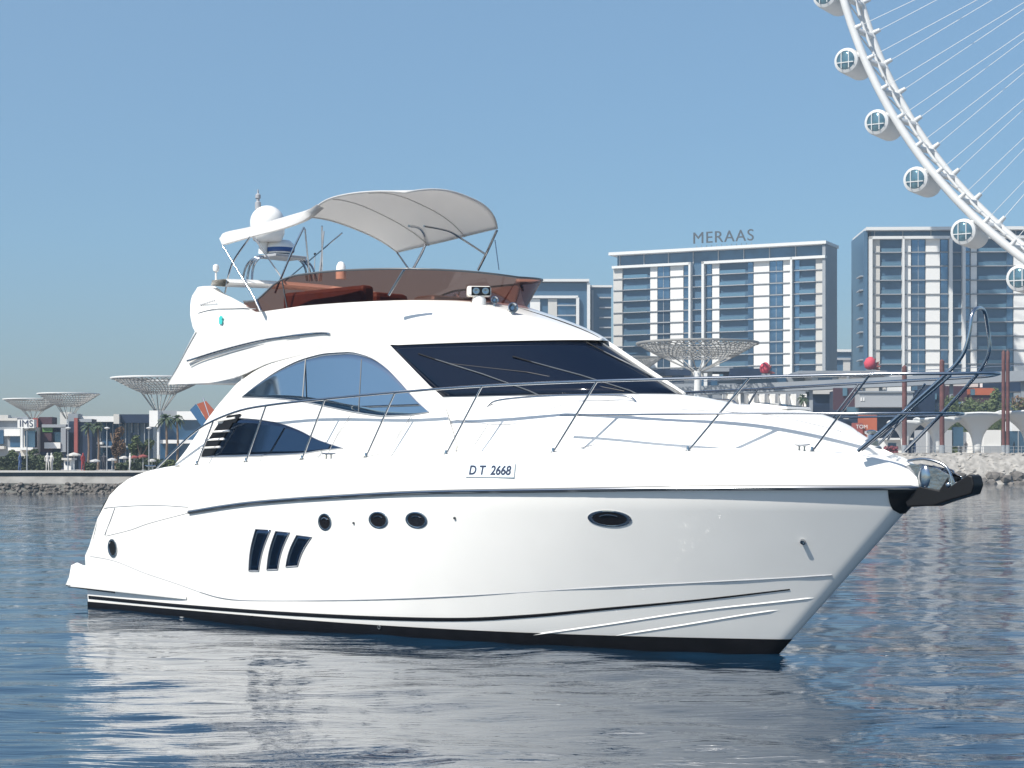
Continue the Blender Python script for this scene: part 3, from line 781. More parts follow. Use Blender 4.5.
# seam round the coachroof foot and sun pad outline
def seam(pts, off=.004, r=.007, m=None):
    for sg in (1, -1):
        MB().tube(smoothpath([L(x, sg * b, deckz(x, b) + off) for x, b in pts], 6), r, 5).build('deck_seam', m or M_seam, yacht)
seam([(-5.2, 1.66), (-4.4, 1.66), (-3.6, 1.64), (-2.8, 1.52), (-2.0, 1.36)])
seam([(-2.6, 1.46), (-1.9, 1.28), (-1.0, 1.10), (-.2, .9), (.4, .66), (.9, .42), (1.2, .2)])
for x in (-7.6, -6.2, -4.6, -2.5, -.9):
    for sg in (1, -1):
        bs = sheer_b(x); 
        if x < -5.4:
            pts = [L(x + .45, sg * (cb(x, 3.5) + .02), 3.5), L(x + .2, sg * (cb(x, 3.2) + .02), 3.2), L(x + .05, sg * (cb(x, 2.9) + .03), 2.9), L(x - .1, sg * bs, ztop(x) + .02)]
        else:
            wv = wtr(x); pts = [L(x + .45, sg * wv * .94, deckz(x + .45, wv * .94) + .01), L(x + .2, sg * wv * .99, deckz(x + .2, wv * .99) + .012), L(x - .1, sg * bs, ztop(x) + .02)]
        MB().tube(pts, .006, 5).build('deck_seam', M_seam, yacht)
# hatch with dark pane
hx = .05; hz = deckz(hx, 0)
mb = MB(); mb.box(-.32, .32, -.3, .3, -.02, .02, Matrix.Translation((hx, 0, hz)) @ Matrix.Rotation(R(7), 4, 'Y')); hatch = mb.build('deck_hatch', M_gel, yacht, bevel=.02)
MB().box(-.27, .27, -.25, .25, .02, .026, Matrix.Translation((hx, 0, hz)) @ Matrix.Rotation(R(7), 4, 'Y')).build('hatch_pane', M_glass, hatch)
# windlass, cleats
def cleat(x, b, z, rz=0):
    M0 = Matrix.Translation(L(x, b, z)) @ Matrix.Rotation(rz, 4, 'Z'); mb = MB()
    mb.tube([M0 @ Vector((-.17, 0, .085)), M0 @ Vector((-.08, 0, .075)), M0 @ Vector((.08, 0, .075)), M0 @ Vector((.17, 0, .085))], [.011, .016, .016, .011], 8)
    for s in (-.06, .06): mb.tube([M0 @ Vector((s, 0, -.01)), M0 @ Vector((s, 0, .08))], .016, 7)
    mb.build('cleat', M_steel, yacht, smooth=60)
for sg in (1, -1):
    cleat(.95, sg * (sheer_b(.95) - .02), ztop(.95) + .02, -sg * R(20)); cleat(-7.25, sg * sheer_b(-7.25), ztop(-7.25) + .01); cleat(-12.3, sg * sheer_b(-12.3), ztop(-12.3) + .02)
mb = MB(); mb.lathe([(.10, -.02), (.10, .05), (.06, .07), (.05, .13), (.09, .15), (.09, .18), (.03, .2)], Matrix.Translation(L(1.55, 0, 2.98)), 18); mb.build('windlass', M_steel, yacht, smooth=40)
# anchor roller: cheek plates, roller, hoop, anchor
mb = MB()
for sg in (1, -1):
    mb.prism([(1.95, 2.62), (2.25, 2.72), (2.62, 2.66), (2.86, 2.55), (2.92, 2.42), (2.80, 2.30), (2.45, 2.33), (2.2, 2.40)], .10 * sg, .115 * sg, lambda u_, v_, d: L(u_, d, v_))
mb.box(2.1, 2.75, -.11, .11, 2.36, 2.38); roll = mb.build('anchor_roller', M_plates, yacht, bevel=.004)
for xx, zz in ((2.80, 2.44), (2.5, 2.45)):
    MB().lathe([(.05, -.10), (.035, -.02), (.035, .02), (.05, .10)], Matrix.Translation(L(xx, 0, zz)) @ Matrix.Rotation(R(90), 4, 'X'), 16).build('roller', M_black, roll, smooth=40)
MB().tube(smoothpath([L(*S(908, 461, .12)), L(*S(925, 459, .12)), L(*S(942, 464, .1)), L(*S(950, 473, .1)), L(*S(952, 488, .1))], 5), .02, 7).build('roller_hoop', M_steel, roll, smooth=60)
mb = MB()      # shank and flukes folded in the roller
mb.box(2.2, 3.02, -.03, .03, 2.40, 2.47); mb.build('anchor_shank', M_steel, roll, bevel=.006)
out = [S(px, py, 0) for px, py in [(912, 507), (906, 490), (926, 486), (944, 490), (953, 476), (954, 487), (973, 474.5), (977, 476), (979, 485), (976, 494), (952, 501), (938, 506), (924, 506)]]
out2 = [(q[0], q[2]) for q in out]
mb = MB(); mb.prism(out2, -.13, .13, lambda u_, v_, d: L(u_, d, v_)); mb.build('anchor', M_black, yacht, bevel=.02)
for k in range(6):
    c0 = Vector((2.25 + .10 * k, -.03, 2.66 - .012 * k)); ax_ = Matrix.Rotation(R(90 * (k % 2)), 4, 'X') @ Matrix.Rotation(R(8), 4, 'Y')
    MB().tube([c0 + (ax_ @ Vector((.075 * math.cos(a), .042 * math.sin(a), 0))) for a in [2 * math.pi * j / 14 for j in range(15)]], .014, 6, caps=False).build('chain_link', M_steel, roll, smooth=60)
for sg in (1, -1):
    MB().lathe([(.002, .03), (.08, .028), (.13, .016), (.15, 0)], Matrix.Translation(L(2.44, sg * .116, 2.54)) @ Matrix.Rotation(R(90 * sg), 4, 'X') @ Matrix.Diagonal((.62, 1.05, 1, 1)), 20).build('roller_cheek', M_steel, roll, smooth=50)
    MB().lathe([(.03, 0), (.03, .02), (.02, .028)], Matrix.Translation(L(2.80, sg * .116, 2.44)) @ Matrix.Rotation(R(90 * sg), 4, 'X'), 12).build('roller_bolt', M_steel, roll, smooth=50)
# black stem guard under the rub rail
mb = MB(); rws = []
for k in range(7):
    v = k / 6; z = 2.37 - .32 * v; Lg = .34 * (1 - v) ** .7 + .02; r = []
    for j in range(-8, 9):
        d = Lg * abs(j) / 8; x = x_stem(z) - d + .012; r.append(L(x, (1 if j > 0 else -1) * (hb(x - .012, z) + .012) if j else 0, z))
    rws.append(r)
mb.grid(rws); mb.build('stem_guard', M_black, yacht, smooth=50, solid=.012)

# ---- openings in the topsides
def hull_frame(px, py):
    x, b, z = on_surf(px, py, hb, 2.0); e = .02
    tx = Vector((e, -(hb(x + e, z) - b), 0)).normalized(); tz = Vector((0, -(hb(x, z + e) - hb(x, z)), e)).normalized()
    nrm = tx.cross(tz); nrm = nrm if nrm.y < 0 else -nrm
    return L(x, b, z), tx, tz, nrm.normalized(), (x, b, z)
def port(px, py, w_, h_, label=None):
    p, tx, tz, n_, c = hull_frame(px, py)
    for sg in (1, -1):
        fl = lambda v: v if sg > 0 else Vector((v.x, -v.y, v.z))
        def P(a, r, d): return fl(p + tx * (w_ * r * math.cos(a)) + tz * (h_ * r * math.sin(a)) + n_ * d)
        N = 32; ang = [2 * math.pi * k / N for k in range(N)]
        mb = MB(); mb.grid([[P(a, 1.12, -.01) for a in ang], [P(a, 1.12, .008) for a in ang], [P(a, 1.0, .014) for a in ang], [P(a, .90, .010) for a in ang], [P(a, .86, -.012) for a in ang]], closed=True)
        fr = mb.build('porthole', M_steel, yacht, smooth=40)
        mb = MB(); mb.v = [tuple(P(a, .9, .004)) for a in ang]; mb.f = [tuple(range(N))]; mb.build('porthole_glass', M_port, fr)
        mb = MB(); mb.tube([P(a, .55, .012) for a in ang[3:14]], .008, 5); mb.build('porthole_latch', M_steel, fr)
port(325, 522, .15, .125); port(378.5, 520, .20, .118); port(416.5, 520, .205, .115); port(609.5, 518.5, .30, .115)
for (qd) in ([(256, 529), (271, 530), (259, 571), (249, 571)], [(276, 531), (290, 532.5), (278, 569.5), (267, 570)], [(297, 535), (312, 537), (298, 566), (286, 567)]):
    for sg in (1, -1):
        c = [on_surf(px, py, hb, 2.3) for px, py in qd]
        # subdivided quad with a slight forward bow
        rws = []; rim = []
        for i in range(9):
            v = i / 8; l = [a + (b - a) * v for a, b in zip(c[0], c[3])]; r = [a + (b - a) * v for a, b in zip(c[1], c[2])]
            bow = .05 * math.sin(math.pi * v)
            rws.append([L(l[0] - bow + (r[0] - l[0]) * k / 4, sg * (hb(l[0] + (r[0] - l[0]) * k / 4, l[2] + (r[2] - l[2]) * k / 4) + .008), l[2] + (r[2] - l[2]) * k / 4) for k in range(5)])
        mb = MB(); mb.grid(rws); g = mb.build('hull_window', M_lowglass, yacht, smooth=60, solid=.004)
        ring = [r[0] for r in rws] + rws[-1][1:] + [r[-1] for r in rws[::-1]][1:] + rws[0][::-1][1:]
        MB().tube(ring, .009, 5, caps=False).build('window_frame', M_seam, g, smooth=60)
# exhaust / shore-power port near the stern, fittings
def fitting(px, py, r, m, name, d=.02):
    p, tx, tz, n_, c = hull_frame(px, py)
    for sg in (1, -1):
        fl = lambda v: v if sg > 0 else Vector((v.x, -v.y, v.z)); N = 18
        P = lambda a, q, dd: fl(p + tx * (r * q * math.cos(a)) + tz * (r * q * math.sin(a)) + n_ * dd); ang = [2 * math.pi * k / N for k in range(N)]
        mb = MB(); mb.grid([[P(a, 1, -.01) for a in ang], [P(a, 1, d) for a in ang], [P(a, .7, d) for a in ang], [P(a, .6, d * .3) for a in ang], [P(a, .02, d * .3) for a in ang]], closed=True); mb.build(name, m, yacht, smooth=40)
fitting(455, 518, .02, M_rub, 'drain_fitting'); fitting(354, 523, .02, M_rub, 'drain_fitting'); fitting(803, 541, .035, M_steel, 'towing_eye', .05)
fitting(380, 627, .03, M_rub, 'drain_fitting', .03)
p, tx, tz, n_, c = hull_frame(113, 548)
for sg in (1, -1):
    fl = lambda v: v if sg > 0 else Vector((v.x, -v.y, v.z)); N = 24; ang = [2 * math.pi * k / N for k in range(N)]
    P = lambda a, q, dd: fl(p + tx * (.15 * q * math.cos(a)) + tz * (.17 * q * math.sin(a)) + n_ * dd)
    mb = MB(); mb.grid([[P(a, 1, -.02) for a in ang], [P(a, 1, .02) for a in ang], [P(a, .8, .02) for a in ang], [P(a, .75, .002) for a in ang]], closed=True); g = mb.build('vent_surround', M_steel, yacht, smooth=40)
    mb = MB(); mb.v = [tuple(P(a, .8, .01)) for a in ang]; mb.f = [tuple(range(N))]; mb.build('vent_grille', M_black, g)
# moulding lines on the quarter
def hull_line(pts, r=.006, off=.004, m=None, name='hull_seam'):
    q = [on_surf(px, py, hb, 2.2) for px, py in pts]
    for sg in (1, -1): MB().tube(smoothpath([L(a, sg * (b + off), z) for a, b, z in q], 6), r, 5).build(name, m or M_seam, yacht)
hull_line([(104, 508), (120, 506.5), (140, 505.5), (165, 505.5), (188, 507)], .008)
hull_line([(115, 508), (110, 522), (105, 535)], .012)
hull_line([(106, 536), (130, 530), (150, 523), (188, 513)], .004)
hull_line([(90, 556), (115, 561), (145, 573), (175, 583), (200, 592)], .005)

# registration plate and number
def text_mesh(s, size, name, m, parent, matrix, depth=.002, space=1.0, bold=0, shear=0):
    cu = bpy.data.curves.new('t', 'FONT'); cu.body = s; cu.size = size; cu.extrude = depth; cu.align_x = 'CENTER'; cu.align_y = 'CENTER'; cu.space_character = space; cu.offset = bold; cu.shear = shear
    to = bpy.data.objects.new('t', cu); C.objects.link(to); bpy.context.view_layer.update()
    dg = bpy.context.evaluated_depsgraph_get(); me = bpy.data.meshes.new_from_object(to.evaluated_get(dg)); me.name = name
    bpy.data.objects.remove(to); me.materials.clear(); me.materials.append(m)
    o = bpy.data.objects.new(name, me); C.objects.link(o); o.parent = parent; o.matrix_local = matrix; return o
x, b, z = on_surf(490.5, 470.5, hb, 2.1); e = .3
for sg in (1, -1):
    t_ = Vector((2 * e, -sg * (hb(x + e, z) - hb(x - e, z)), 0)).normalized() * sg; up = Vector((0, -sg * (hb(x, z + .05) - hb(x, z)), .05)).normalized(); nn = t_.cross(up).normalized()
    Mt = Matrix((t_, up, nn)).transposed().to_4x4()
    pos = L(x, sg * b, z)
    pl = MB().box(-.46, .46, -.10, .10, -.02, .003).build('registration_plate', M_plate, yacht, matrix=Matrix.Translation(pos + nn * .014) @ Mt)
    text_mesh('D T  2668', .19, 'registration_number', M_text, pl, Matrix.Translation((0, -.005, .008)), bold=.0035, shear=.1)
# ensign on the cockpit rail
M_flag1 = mat('flag_blue', (.03, .09, .18), .8); M_flag2 = mat('flag_orange', (.25, .07, .045), .8)
a = L(*S(214, 430, -1.0)); b_ = L(*S(203, 398, -1.0))
fl = MB().tube([a, b_], .014, 6).build('ensign_staff', M_steel, yacht)
def quadpx(pts, b, name, m, parent):
    q = [L(*S(px, py, b)) for px, py in pts]; mb = MB(); mb.v = [tuple(v) for v in q]; mb.f = [tuple(range(len(q)))]; return mb.build(name, m, parent, solid=.01)
quadpx([(190, 410), (196, 404), (207, 422), (203, 428)], -1.0, 'ensign', M_flag1, fl)
quadpx([(197, 404), (206, 401), (214, 410), (207, 421)], -1.0, 'ensign', M_flag2, fl)
# ================================================================== the shore
def at(px, py, D): return Vector(((px - 512) / F * D, D, CAMH - (py - HY) * D / F))
def X_(px, D): return (px - 512) / F * D
def Z_(py, D): return CAMH - (py - HY) * D / F
M_conc = mat('pale_concrete', (.25, .24, .22), .85, var=.18, scale=.8, bump=.5, bscale=3)
M_concdk = mat('wet_concrete', (.07, .07, .06), .6, var=.4, scale=1.5)
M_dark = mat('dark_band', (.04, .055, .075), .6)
M_pave = mat('promenade_paving', (.34, .31, .28), .85, var=.12, scale=.5)
M_rock = mat('pale_rock', (.33, .31, .28), .9, var=.3, scale=1.2, bump=.8, bscale=4)
M_rockdk = mat('wet_rock', (.13, .115, .10), .7, var=.4, scale=1.2, bump=.8, bscale=4)
M_white = mat('white_render', (.74, .73, .70), .7, var=.04, scale=.3)
M_wframe = mat('white_frame', (.66, .66, .64), .6)
M_beige = mat('beige_render', (.54, .52, .48), .75, var=.05, scale=.3)
M_grey = mat('grey_cladding', (.27, .29, .31), .6, var=.06, scale=.4)
M_slab = mat('slab_grey', (.36, .37, .38), .7)
M_body = mat('dark_blue_cladding', (.06, .12, .19), .35)  # even dark blue base colour of the block walls
M_gl = mat('facade_glass', (.12, .21, .31), .12, metal=.75, var=.25, scale=.35)
M_gld = mat('dark_facade_glass', (.03, .085, .16), .12, metal=.0, spec=.8, var=.3, scale=.3)
M_rail = mat('balcony_glass', (.15, .26, .34), .1, metal=.5)
M_lat = mat('lattice_grey', (.27, .265, .25), .6)
M_wheel = mat('white_painted_steel', (.60, .60, .585), .45, var=.05, scale=.3)
M_cable = mat('cable_grey', (.62, .63, .63), .5)
M_red = mat('dusty_red', (.27, .07, .06), .7, var=.15, scale=.6)
M_rust = mat('rust_red_steel', (.12, .045, .04), .7, var=.35, scale=1.5)
M_orange = mat('orange_panel', (.42, .11, .05), .6, var=.08, scale=.5)
M_pink = mat('red_fabric', (.55, .06, .09), .8)
M_navy = mat('navy_panel', (.012, .025, .055), .5, var=.3, scale=.4)
M_mar2 = mat('dark_maroon_panel', (.06, .025, .035), .6)
M_leaf = mat('olive_leaves', (.085, .11, .04), .8, var=.5, scale=.6)
M_leafb = mat('brown_leaves', (.13, .075, .04), .8, var=.4, scale=.6)
M_palm = mat('palm_leaves', (.05, .075, .035), .7, var=.4, scale=.8)
M_trunk = mat('trunk_bark', (.17, .12, .085), .9, var=.3, scale=3)
M_hedge = mat('hedge_leaves', (.05, .065, .03), .85, var=.5, scale=1.2)
M_green = mat('green_sign', (.10, .22, .06), .6)
M_skin = mat('dark_clothes', (.05, .05, .06), .8)

# ---- ground, quays
def quay_strip(name, mats, x0, x1, D, prof, label=None, kind='structure'):
    pass
ZL = 2.14; ZRt = Z_(452, 256)
g = MB().box(-260, -8, 170.5, 900, ZL - 3, ZL).build('promenade', M_pave); tag(g, kind='structure')
g = MB().box(-7.9, 420, 262, 900, ZRt - 6, ZRt - .15).build('ground', M_pave); tag(g, kind='structure')
def wallrow(name, m, pts, x0, x1, label, cat, n=60, jit=0, parent=None):
    rows = []
    for i in range(n + 1):
        x = x0 + (x1 - x0) * i / n
        rows.append([(x, d + random.uniform(-jit, jit), z + random.uniform(-jit, jit) * .5) for d, z in pts])
    mb = MB(); mb.grid(rows); o = mb.build(name, m, parent, smooth=30)
    if label: tag(o, label, cat)
    return o
q = thing('quay_wall', 'pale sloping concrete quay wall with a dark wet foot along the left shore', 'quay wall', (-130, 169, 0))
def qpart(name, m, pts, jit=0):
    rows = []
    for i in range(161):
        x = -130 + 250 * i / 160
        if x > 122: break
        rows.append([(x, d - 169 + random.uniform(-jit, jit), z + random.uniform(-jit, jit) * .4) for d, z in pts])
    mb = MB(); mb.grid(rows); return mb.build(name, m, q, smooth=30)
qpart('slope', M_conc, [(167.5, .8), (167.8, 1.0), (168.6, 1.50), (169.0, 1.62)], .03)
qpart('wet_foot', M_concdk, [(166.7, -.5), (166.9, 0), (167.1, .35), (167.35, .75), (167.5, .98)], .14)
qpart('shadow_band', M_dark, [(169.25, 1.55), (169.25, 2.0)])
qpart('coping', M_beige, [(169.3, 1.98), (168.9, 2.0), (168.9, 2.16), (171, 2.16)])

# right-hand rock revetment
rv = wallrow('revetment', M_rock, [(254.4, -.8), (255.2, 0), (256.2, 1.2), (257.5, 2.6), (259, 3.9), (260.2, ZRt - .25), (263, ZRt - .1)], -7, 180, None, None, 300, .22); tag(rv, kind='structure')
def rocks(name, m, n, x0, x1, f, s0, s1, seed):
    rnd = random.Random(seed); mb = MB()
    base = bmesh.new(); bmesh.ops.create_icosphere(base, subdivisions=1, radius=1); bv = [v.co.copy() for v in base.verts]; bf = [tuple(v.index for v in f_.verts) for f_ in base.faces]; base.free()
    for _ in range(n):
        x = rnd.uniform(x0, x1); t = f(rnd); y = 255.0 + 5.0 * t; z = .1 + (ZRt - .3) * t; s = rnd.uniform(s0, s1)
        M0 = Matrix.Translation((x, y, z)) @ Matrix.Rotation(rnd.uniform(0, 6), 4, 'Z') @ Matrix.Rotation(rnd.uniform(-.5, .5), 4, 'X') @ Matrix.Diagonal((s * rnd.uniform(.9, 1.5), s, s * rnd.uniform(.55, .8), 1))
        mb.add([M0 @ (v * rnd.uniform(.8, 1.1)) for v in bv], bf)
    o = mb.build(name, m, recalc=False); tag(o, kind='stuff'); return o
tag(rocks('upper_rocks', M_rock, 1500, 0, 150, lambda r: r.uniform(.3, .98), .2, .55, 5), 'pale small rocks heaped on the upper slope below the pavilion', 'rocks')
tag(rocks('lower_rocks', M_rockdk, 420, 0, 150, lambda r: r.uniform(-.06, .26), .45, 1.1, 6), 'dark wet boulders at the waterline of the right shore', 'rocks')

def quay_rubble():
    rnd = random.Random(77); mb = MB(); base = bmesh.new(); bmesh.ops.create_icosphere(base, subdivisions=1, radius=1); bv = [v.co.copy() for v in base.verts]; bf = [tuple(v.index for v in f_.verts) for f_ in base.faces]; base.free()
    for _ in range(1500):
        x = rnd.uniform(-75, -10); z = rnd.uniform(-.1, .95); y = 166.9 + z * .55; s = rnd.uniform(.1, .3)
        M0 = Matrix.Translation((x, y, z)) @ Matrix.Rotation(rnd.uniform(0, 6), 4, 'Z') @ Matrix.Diagonal((s * 1.3, s, s * .7, 1)); mb.add([M0 @ (v * rnd.uniform(.75, 1.15)) for v in bv], bf)
    o = mb.build('quay_rubble', M_rockdk, recalc=False); tag(o, 'dark wet rubble along the foot of the left quay wall', 'rocks', kind='stuff')
quay_rubble()
# ---- generic building blocks
def bparts(name, label, cat, D, parts, rz=0, depth=14, group=None):
    """parts: (kind, material, px0, py0, px1, py1[, setback, depth]) rectangles of the photograph at distance D."""
    px0 = min(p[2] for p in parts); px1 = max(p[4] for p in parts)
    lim = 2.5 if px1 < 300 else 99
    cx = X_((px0 + px1) / 2, D); base = min(Z_(max(p[5] for p in parts), D), ZRt - .15 if px0 > 300 else ZL)
    t = thing(name, label, cat, (cx, D, base), rz, group)
    for p in parts:
        k, m, a, b, c, d = p[:6]; sb = p[6] if len(p) > 6 else 0; dp = min(p[7] if len(p) > 7 else depth, lim)
        MB().box(X_(a, D) - cx, X_(c, D) - cx, sb, sb + dp, Z_(d, D) - base, Z_(b, D) - base).build(k, m, t)
    return t

# ---- towers
def tower(name, label, pxL, DL, pxR, DR, top, zbase, cols, floors, ztop_frame, side='R', depth=22, group='apartment towers', sign=None):
    """cols: (px0, px1, kind) along the front; px measured in the photograph."""
    xl, xr = X_(pxL, DL), X_(pxR, DR); vec = Vector((xr - xl, DR - DL, 0)); Wd = vec.length; rz = math.atan2(vec.y, vec.x)
    t = thing(name, label, 'tower', (xl, DL, zbase), rz, group)
    def U(px):       # pixel to metres along the facade
        k = (px - 512) / F; den = (vec.x - k * vec.y) / Wd
        return (k * DL - xl) / den
    H_ = top - zbase; ft = ztop_frame - zbase; fh = ft / floors
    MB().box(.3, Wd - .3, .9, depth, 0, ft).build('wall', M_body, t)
    MB().box(.8, Wd - .8, 1.6, depth - 1, ft, H_ - .8).build('penthouse', M_gld, t)
    for i in range(int(Wd / 3.6)):
        MB().box(1.5 + i * 3.6, 1.75 + i * 3.6, 1.3, 1.55, ft, H_ - .8).build('roof_post', M_slab, t) if i % 2 == 0 else None
    mb = MB(); mb.box(-.8, Wd + .8, -1.0, depth + .6, H_ - .8, H_); mb.build('roof_slab', M_wframe, t)
    for k in ((-.8, .1), (Wd - .1, Wd + .8)) if side != 'n' else ():
        pass
    MB().box(Wd - .35, Wd + .5, -.4, depth, 0, H_ - .8).build('end_fin', M_grey, t)
    wproto = {}
    for (a, b, kind) in cols:
        u0, u1 = U(a), U(b)
        if kind == 'fin':
            MB().box(u0, u1, -.9, 1.2, 0, ft + .5).build('fin', M_wframe, t)
        elif kind == 'lintel':
            MB().box(u0, u1, -.9, 1.2, ft - .2, ft + .5).build('lintel', M_wframe, t)
        elif kind == 'recess':
            MB().box(u0, u1, 2.2, 3, 0, ft + .5).build('recess', M_gld, t)
        elif kind in ('white', 'beige'):
            mm = M_white if kind == 'white' else M_beige
            me = None
            for f in range(floors):
                if me is None:
                    o = MB().box(u0, u1, .2, 1.0, .16, fh - .16).build('panel', mm, t); me = o
                else:
                    o = me.copy(); C.objects.link(o)
                o.location = (0, 0, f * fh); 
            MB().box(u0 + .05, u1 - .05, .35, 1.0, 0, ft).build('panel_joint', M_slab, t)
        elif kind == 'blue':
            me = None; fr = None
            for f in range(floors):
                if me is None:
                    me = MB().box(u0, u1, .45, .95, .35, fh - .12).build('window', M_gl, t); o = me
                else: o = me.copy(); C.objects.link(o)
                o.location = (0, 0, f * fh)
            MB().box(u0, u1, .55, .98, 0, ft).build('window_band', M_grey, t)
            mbx = MB()
            n = max(1, int((u1 - u0) / 1.3))
            for i in range(1, n): mbx.box(u0 + (u1 - u0) * i / n - .05, u0 + (u1 - u0) * i / n + .05, .35, .6, 0, ft)
            if n > 1: mbx.build('mullion', M_slab, t)
        elif kind == 'balc':
            me = sl = None
            MB().box(u0, u1, 1.5, 1.6, 0, ft).build('balcony_back', M_gld, t)
            for f in range(floors):
                if me is None:
                    me = MB().box(u0 + .2, u1 - .6, 1.35, 1.5, .3, fh - .5).build('window', M_gl, t); o = me
                    mb = MB(); mb.box(u0, u1, -.45, 1.5, -.09, .09); sl = mb.build('balcony', M_slab, t); p_ = sl
                    mb = MB(); mb.box(u0 + .05, u1 - .05, -.42, -.36, .14, 1.0); rl = mb.build('balcony_rail', M_rail, sl)
                else:
                    o = me.copy(); C.objects.link(o); p_ = sl.copy(); C.objects.link(p_); r_ = rl.copy(); C.objects.link(r_); r_.parent = p_
                o.location = (0, 0, f * fh); p_.location = (0, 0, f * fh)
    # floor edge line across the whole front
    me = None
    for f in range(1, floors):
        if me is None: me = MB().box(.2, Wd - .4, -.12, .9, -.07, .07).build('floor_edge', M_slab, t); o = me
        else: o = me.copy(); C.objects.link(o)
        o.location = (0, 0, f * fh)
    return t, U, Wd, H_, depth
M_sign = mat('sign_grey', (.06, .07, .08), .6)
DLm, DRm = 500, 474
T1, U1, W1, H1, d1 = tower('apartment_tower', 'wide white and blue glass apartment tower with lettering on its roof', 612.5, DLm, 824, DRm, Z_(247, 487), Z_(400, 487) - 16,
    [(613, 622, 'beige'), (624, 648, 'balc'), (650, 657, 'white'), (657, 669, 'blue'), (670, 683, 'white'), (683.5, 689, 'blue'), (689.5, 691.5, 'fin'), (613, 691, 'lintel'),
     (692, 702, 'recess'), (702.5, 705, 'fin'), (702.5, 826, 'lintel'), (706, 711, 'blue'), (712, 719, 'white'), (720, 746, 'balc'), (747.5, 752.5, 'blue'), (753.5, 769, 'white'), (769.5, 782, 'blue'), (783, 790.5, 'white'),
     (791, 793, 'fin'), (794, 799, 'blue'), (799.5, 815, 'balc'), (815.5, 824, 'beige')], 17, Z_(263, 487), depth=11)
txt = text_mesh('MERAAS', 4.4, 'rooftop_sign', M_sign, T1, Matrix.Translation((U1(723.5), -.4, H1 + 2.5)) @ Matrix.Rotation(R(90), 4, 'X'), depth=.15, space=1.12, bold=0)
for i in range(12): MB().box(U1(695 + i * 5), U1(695 + i * 5) + .12, 1.1, 1.25, H1, H1 + .8).build('sign_post', M_grey, T1)
DLr, DRr = 462, 460
T2, U2, W2, H2, d2 = tower('apartment_tower', 'white and blue glass apartment tower standing behind the giant wheel at the right', 869, DLr, 1075, DRr, Z_(229, 465), Z_(400, 465) - 16,
    [(869, 872, 'fin'), (873, 880, 'beige'), (881, 901, 'balc'), (902, 904, 'fin'), (905, 911, 'white'), (912, 925, 'blue'), (926, 940, 'white'), (941, 948, 'blue'), (949, 952, 'fin'), (869, 952, 'lintel'), (953, 961, 'recess'), (962, 965, 'fin'), (962, 1076, 'lintel'),
     (966, 970, 'blue'), (971, 977, 'white'), (978, 1006, 'balc'), (1007, 1013, 'blue'), (1014, 1030, 'white'), (1031, 1044, 'blue'), (1045, 1052, 'white'), (1054, 1066, 'balc'), (1067, 1075, 'beige')], 16, Z_(240, 465))
# its flank facing the left
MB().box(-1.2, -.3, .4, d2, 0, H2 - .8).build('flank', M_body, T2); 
for f in range(14):
    MB().box(-2.0, -1.2, 2 + 0, 8, f * 3.6 + 1.0, f * 3.6 + 1.25).build('side_balcony', M_slab, T2)
# smaller dark tower to the left
D3 = 470
T3 = bparts('apartment_block', 'dark blue apartment block half hidden behind the flybridge deflector', 'tower', D3, [
    ('wall', M_body, 520, 283, 587, 466, 0), ('roof_slab', M_wframe, 516, 279.5, 589, 282, -1.5), ('frame', M_wframe, 526, 296, 578, 298.5, -1.2, 1.4), ('frame', M_wframe, 576, 298, 579, 466, -1.2, 1.4),
    ('panel', M_beige, 548, 299, 557, 466, -.6, .8), ('panel', M_white, 530, 299, 540, 466, -.6, .8), ('glazing', M_gl, 558, 303, 575, 466, -.3, .5), ('fin', M_wframe, 587, 283, 590, 466, -1, 1.5), ('wing', M_body, 590, 286, 612, 466, 4), ('wing_roof', M_wframe, 589, 284, 613, 286, 3), ('frame', M_grey, 592, 289, 594, 466, 3, 1.2)] +
    [('balcony', M_slab, 600, 296 + 10 * i, 612, 297.2 + 10 * i, 2.6, 1.6) for i in range(12)] + [('balcony', M_slab, 557, 305 + 10 * i, 576, 306.2 + 10 * i, -.9, 1.2) for i in range(11)])
bparts('apartment_block', 'low distant block showing in the gap between the two wide towers', 'building', 600, [('wall', M_body, 826, 352, 862, 466, 0), ('roof_slab', M_wframe, 825, 349.5, 862, 352, -1), ('balcony', M_slab, 833, 358, 850, 360, -1, 1), ('panel', M_beige, 843, 360, 850, 466, -.5, .6)])

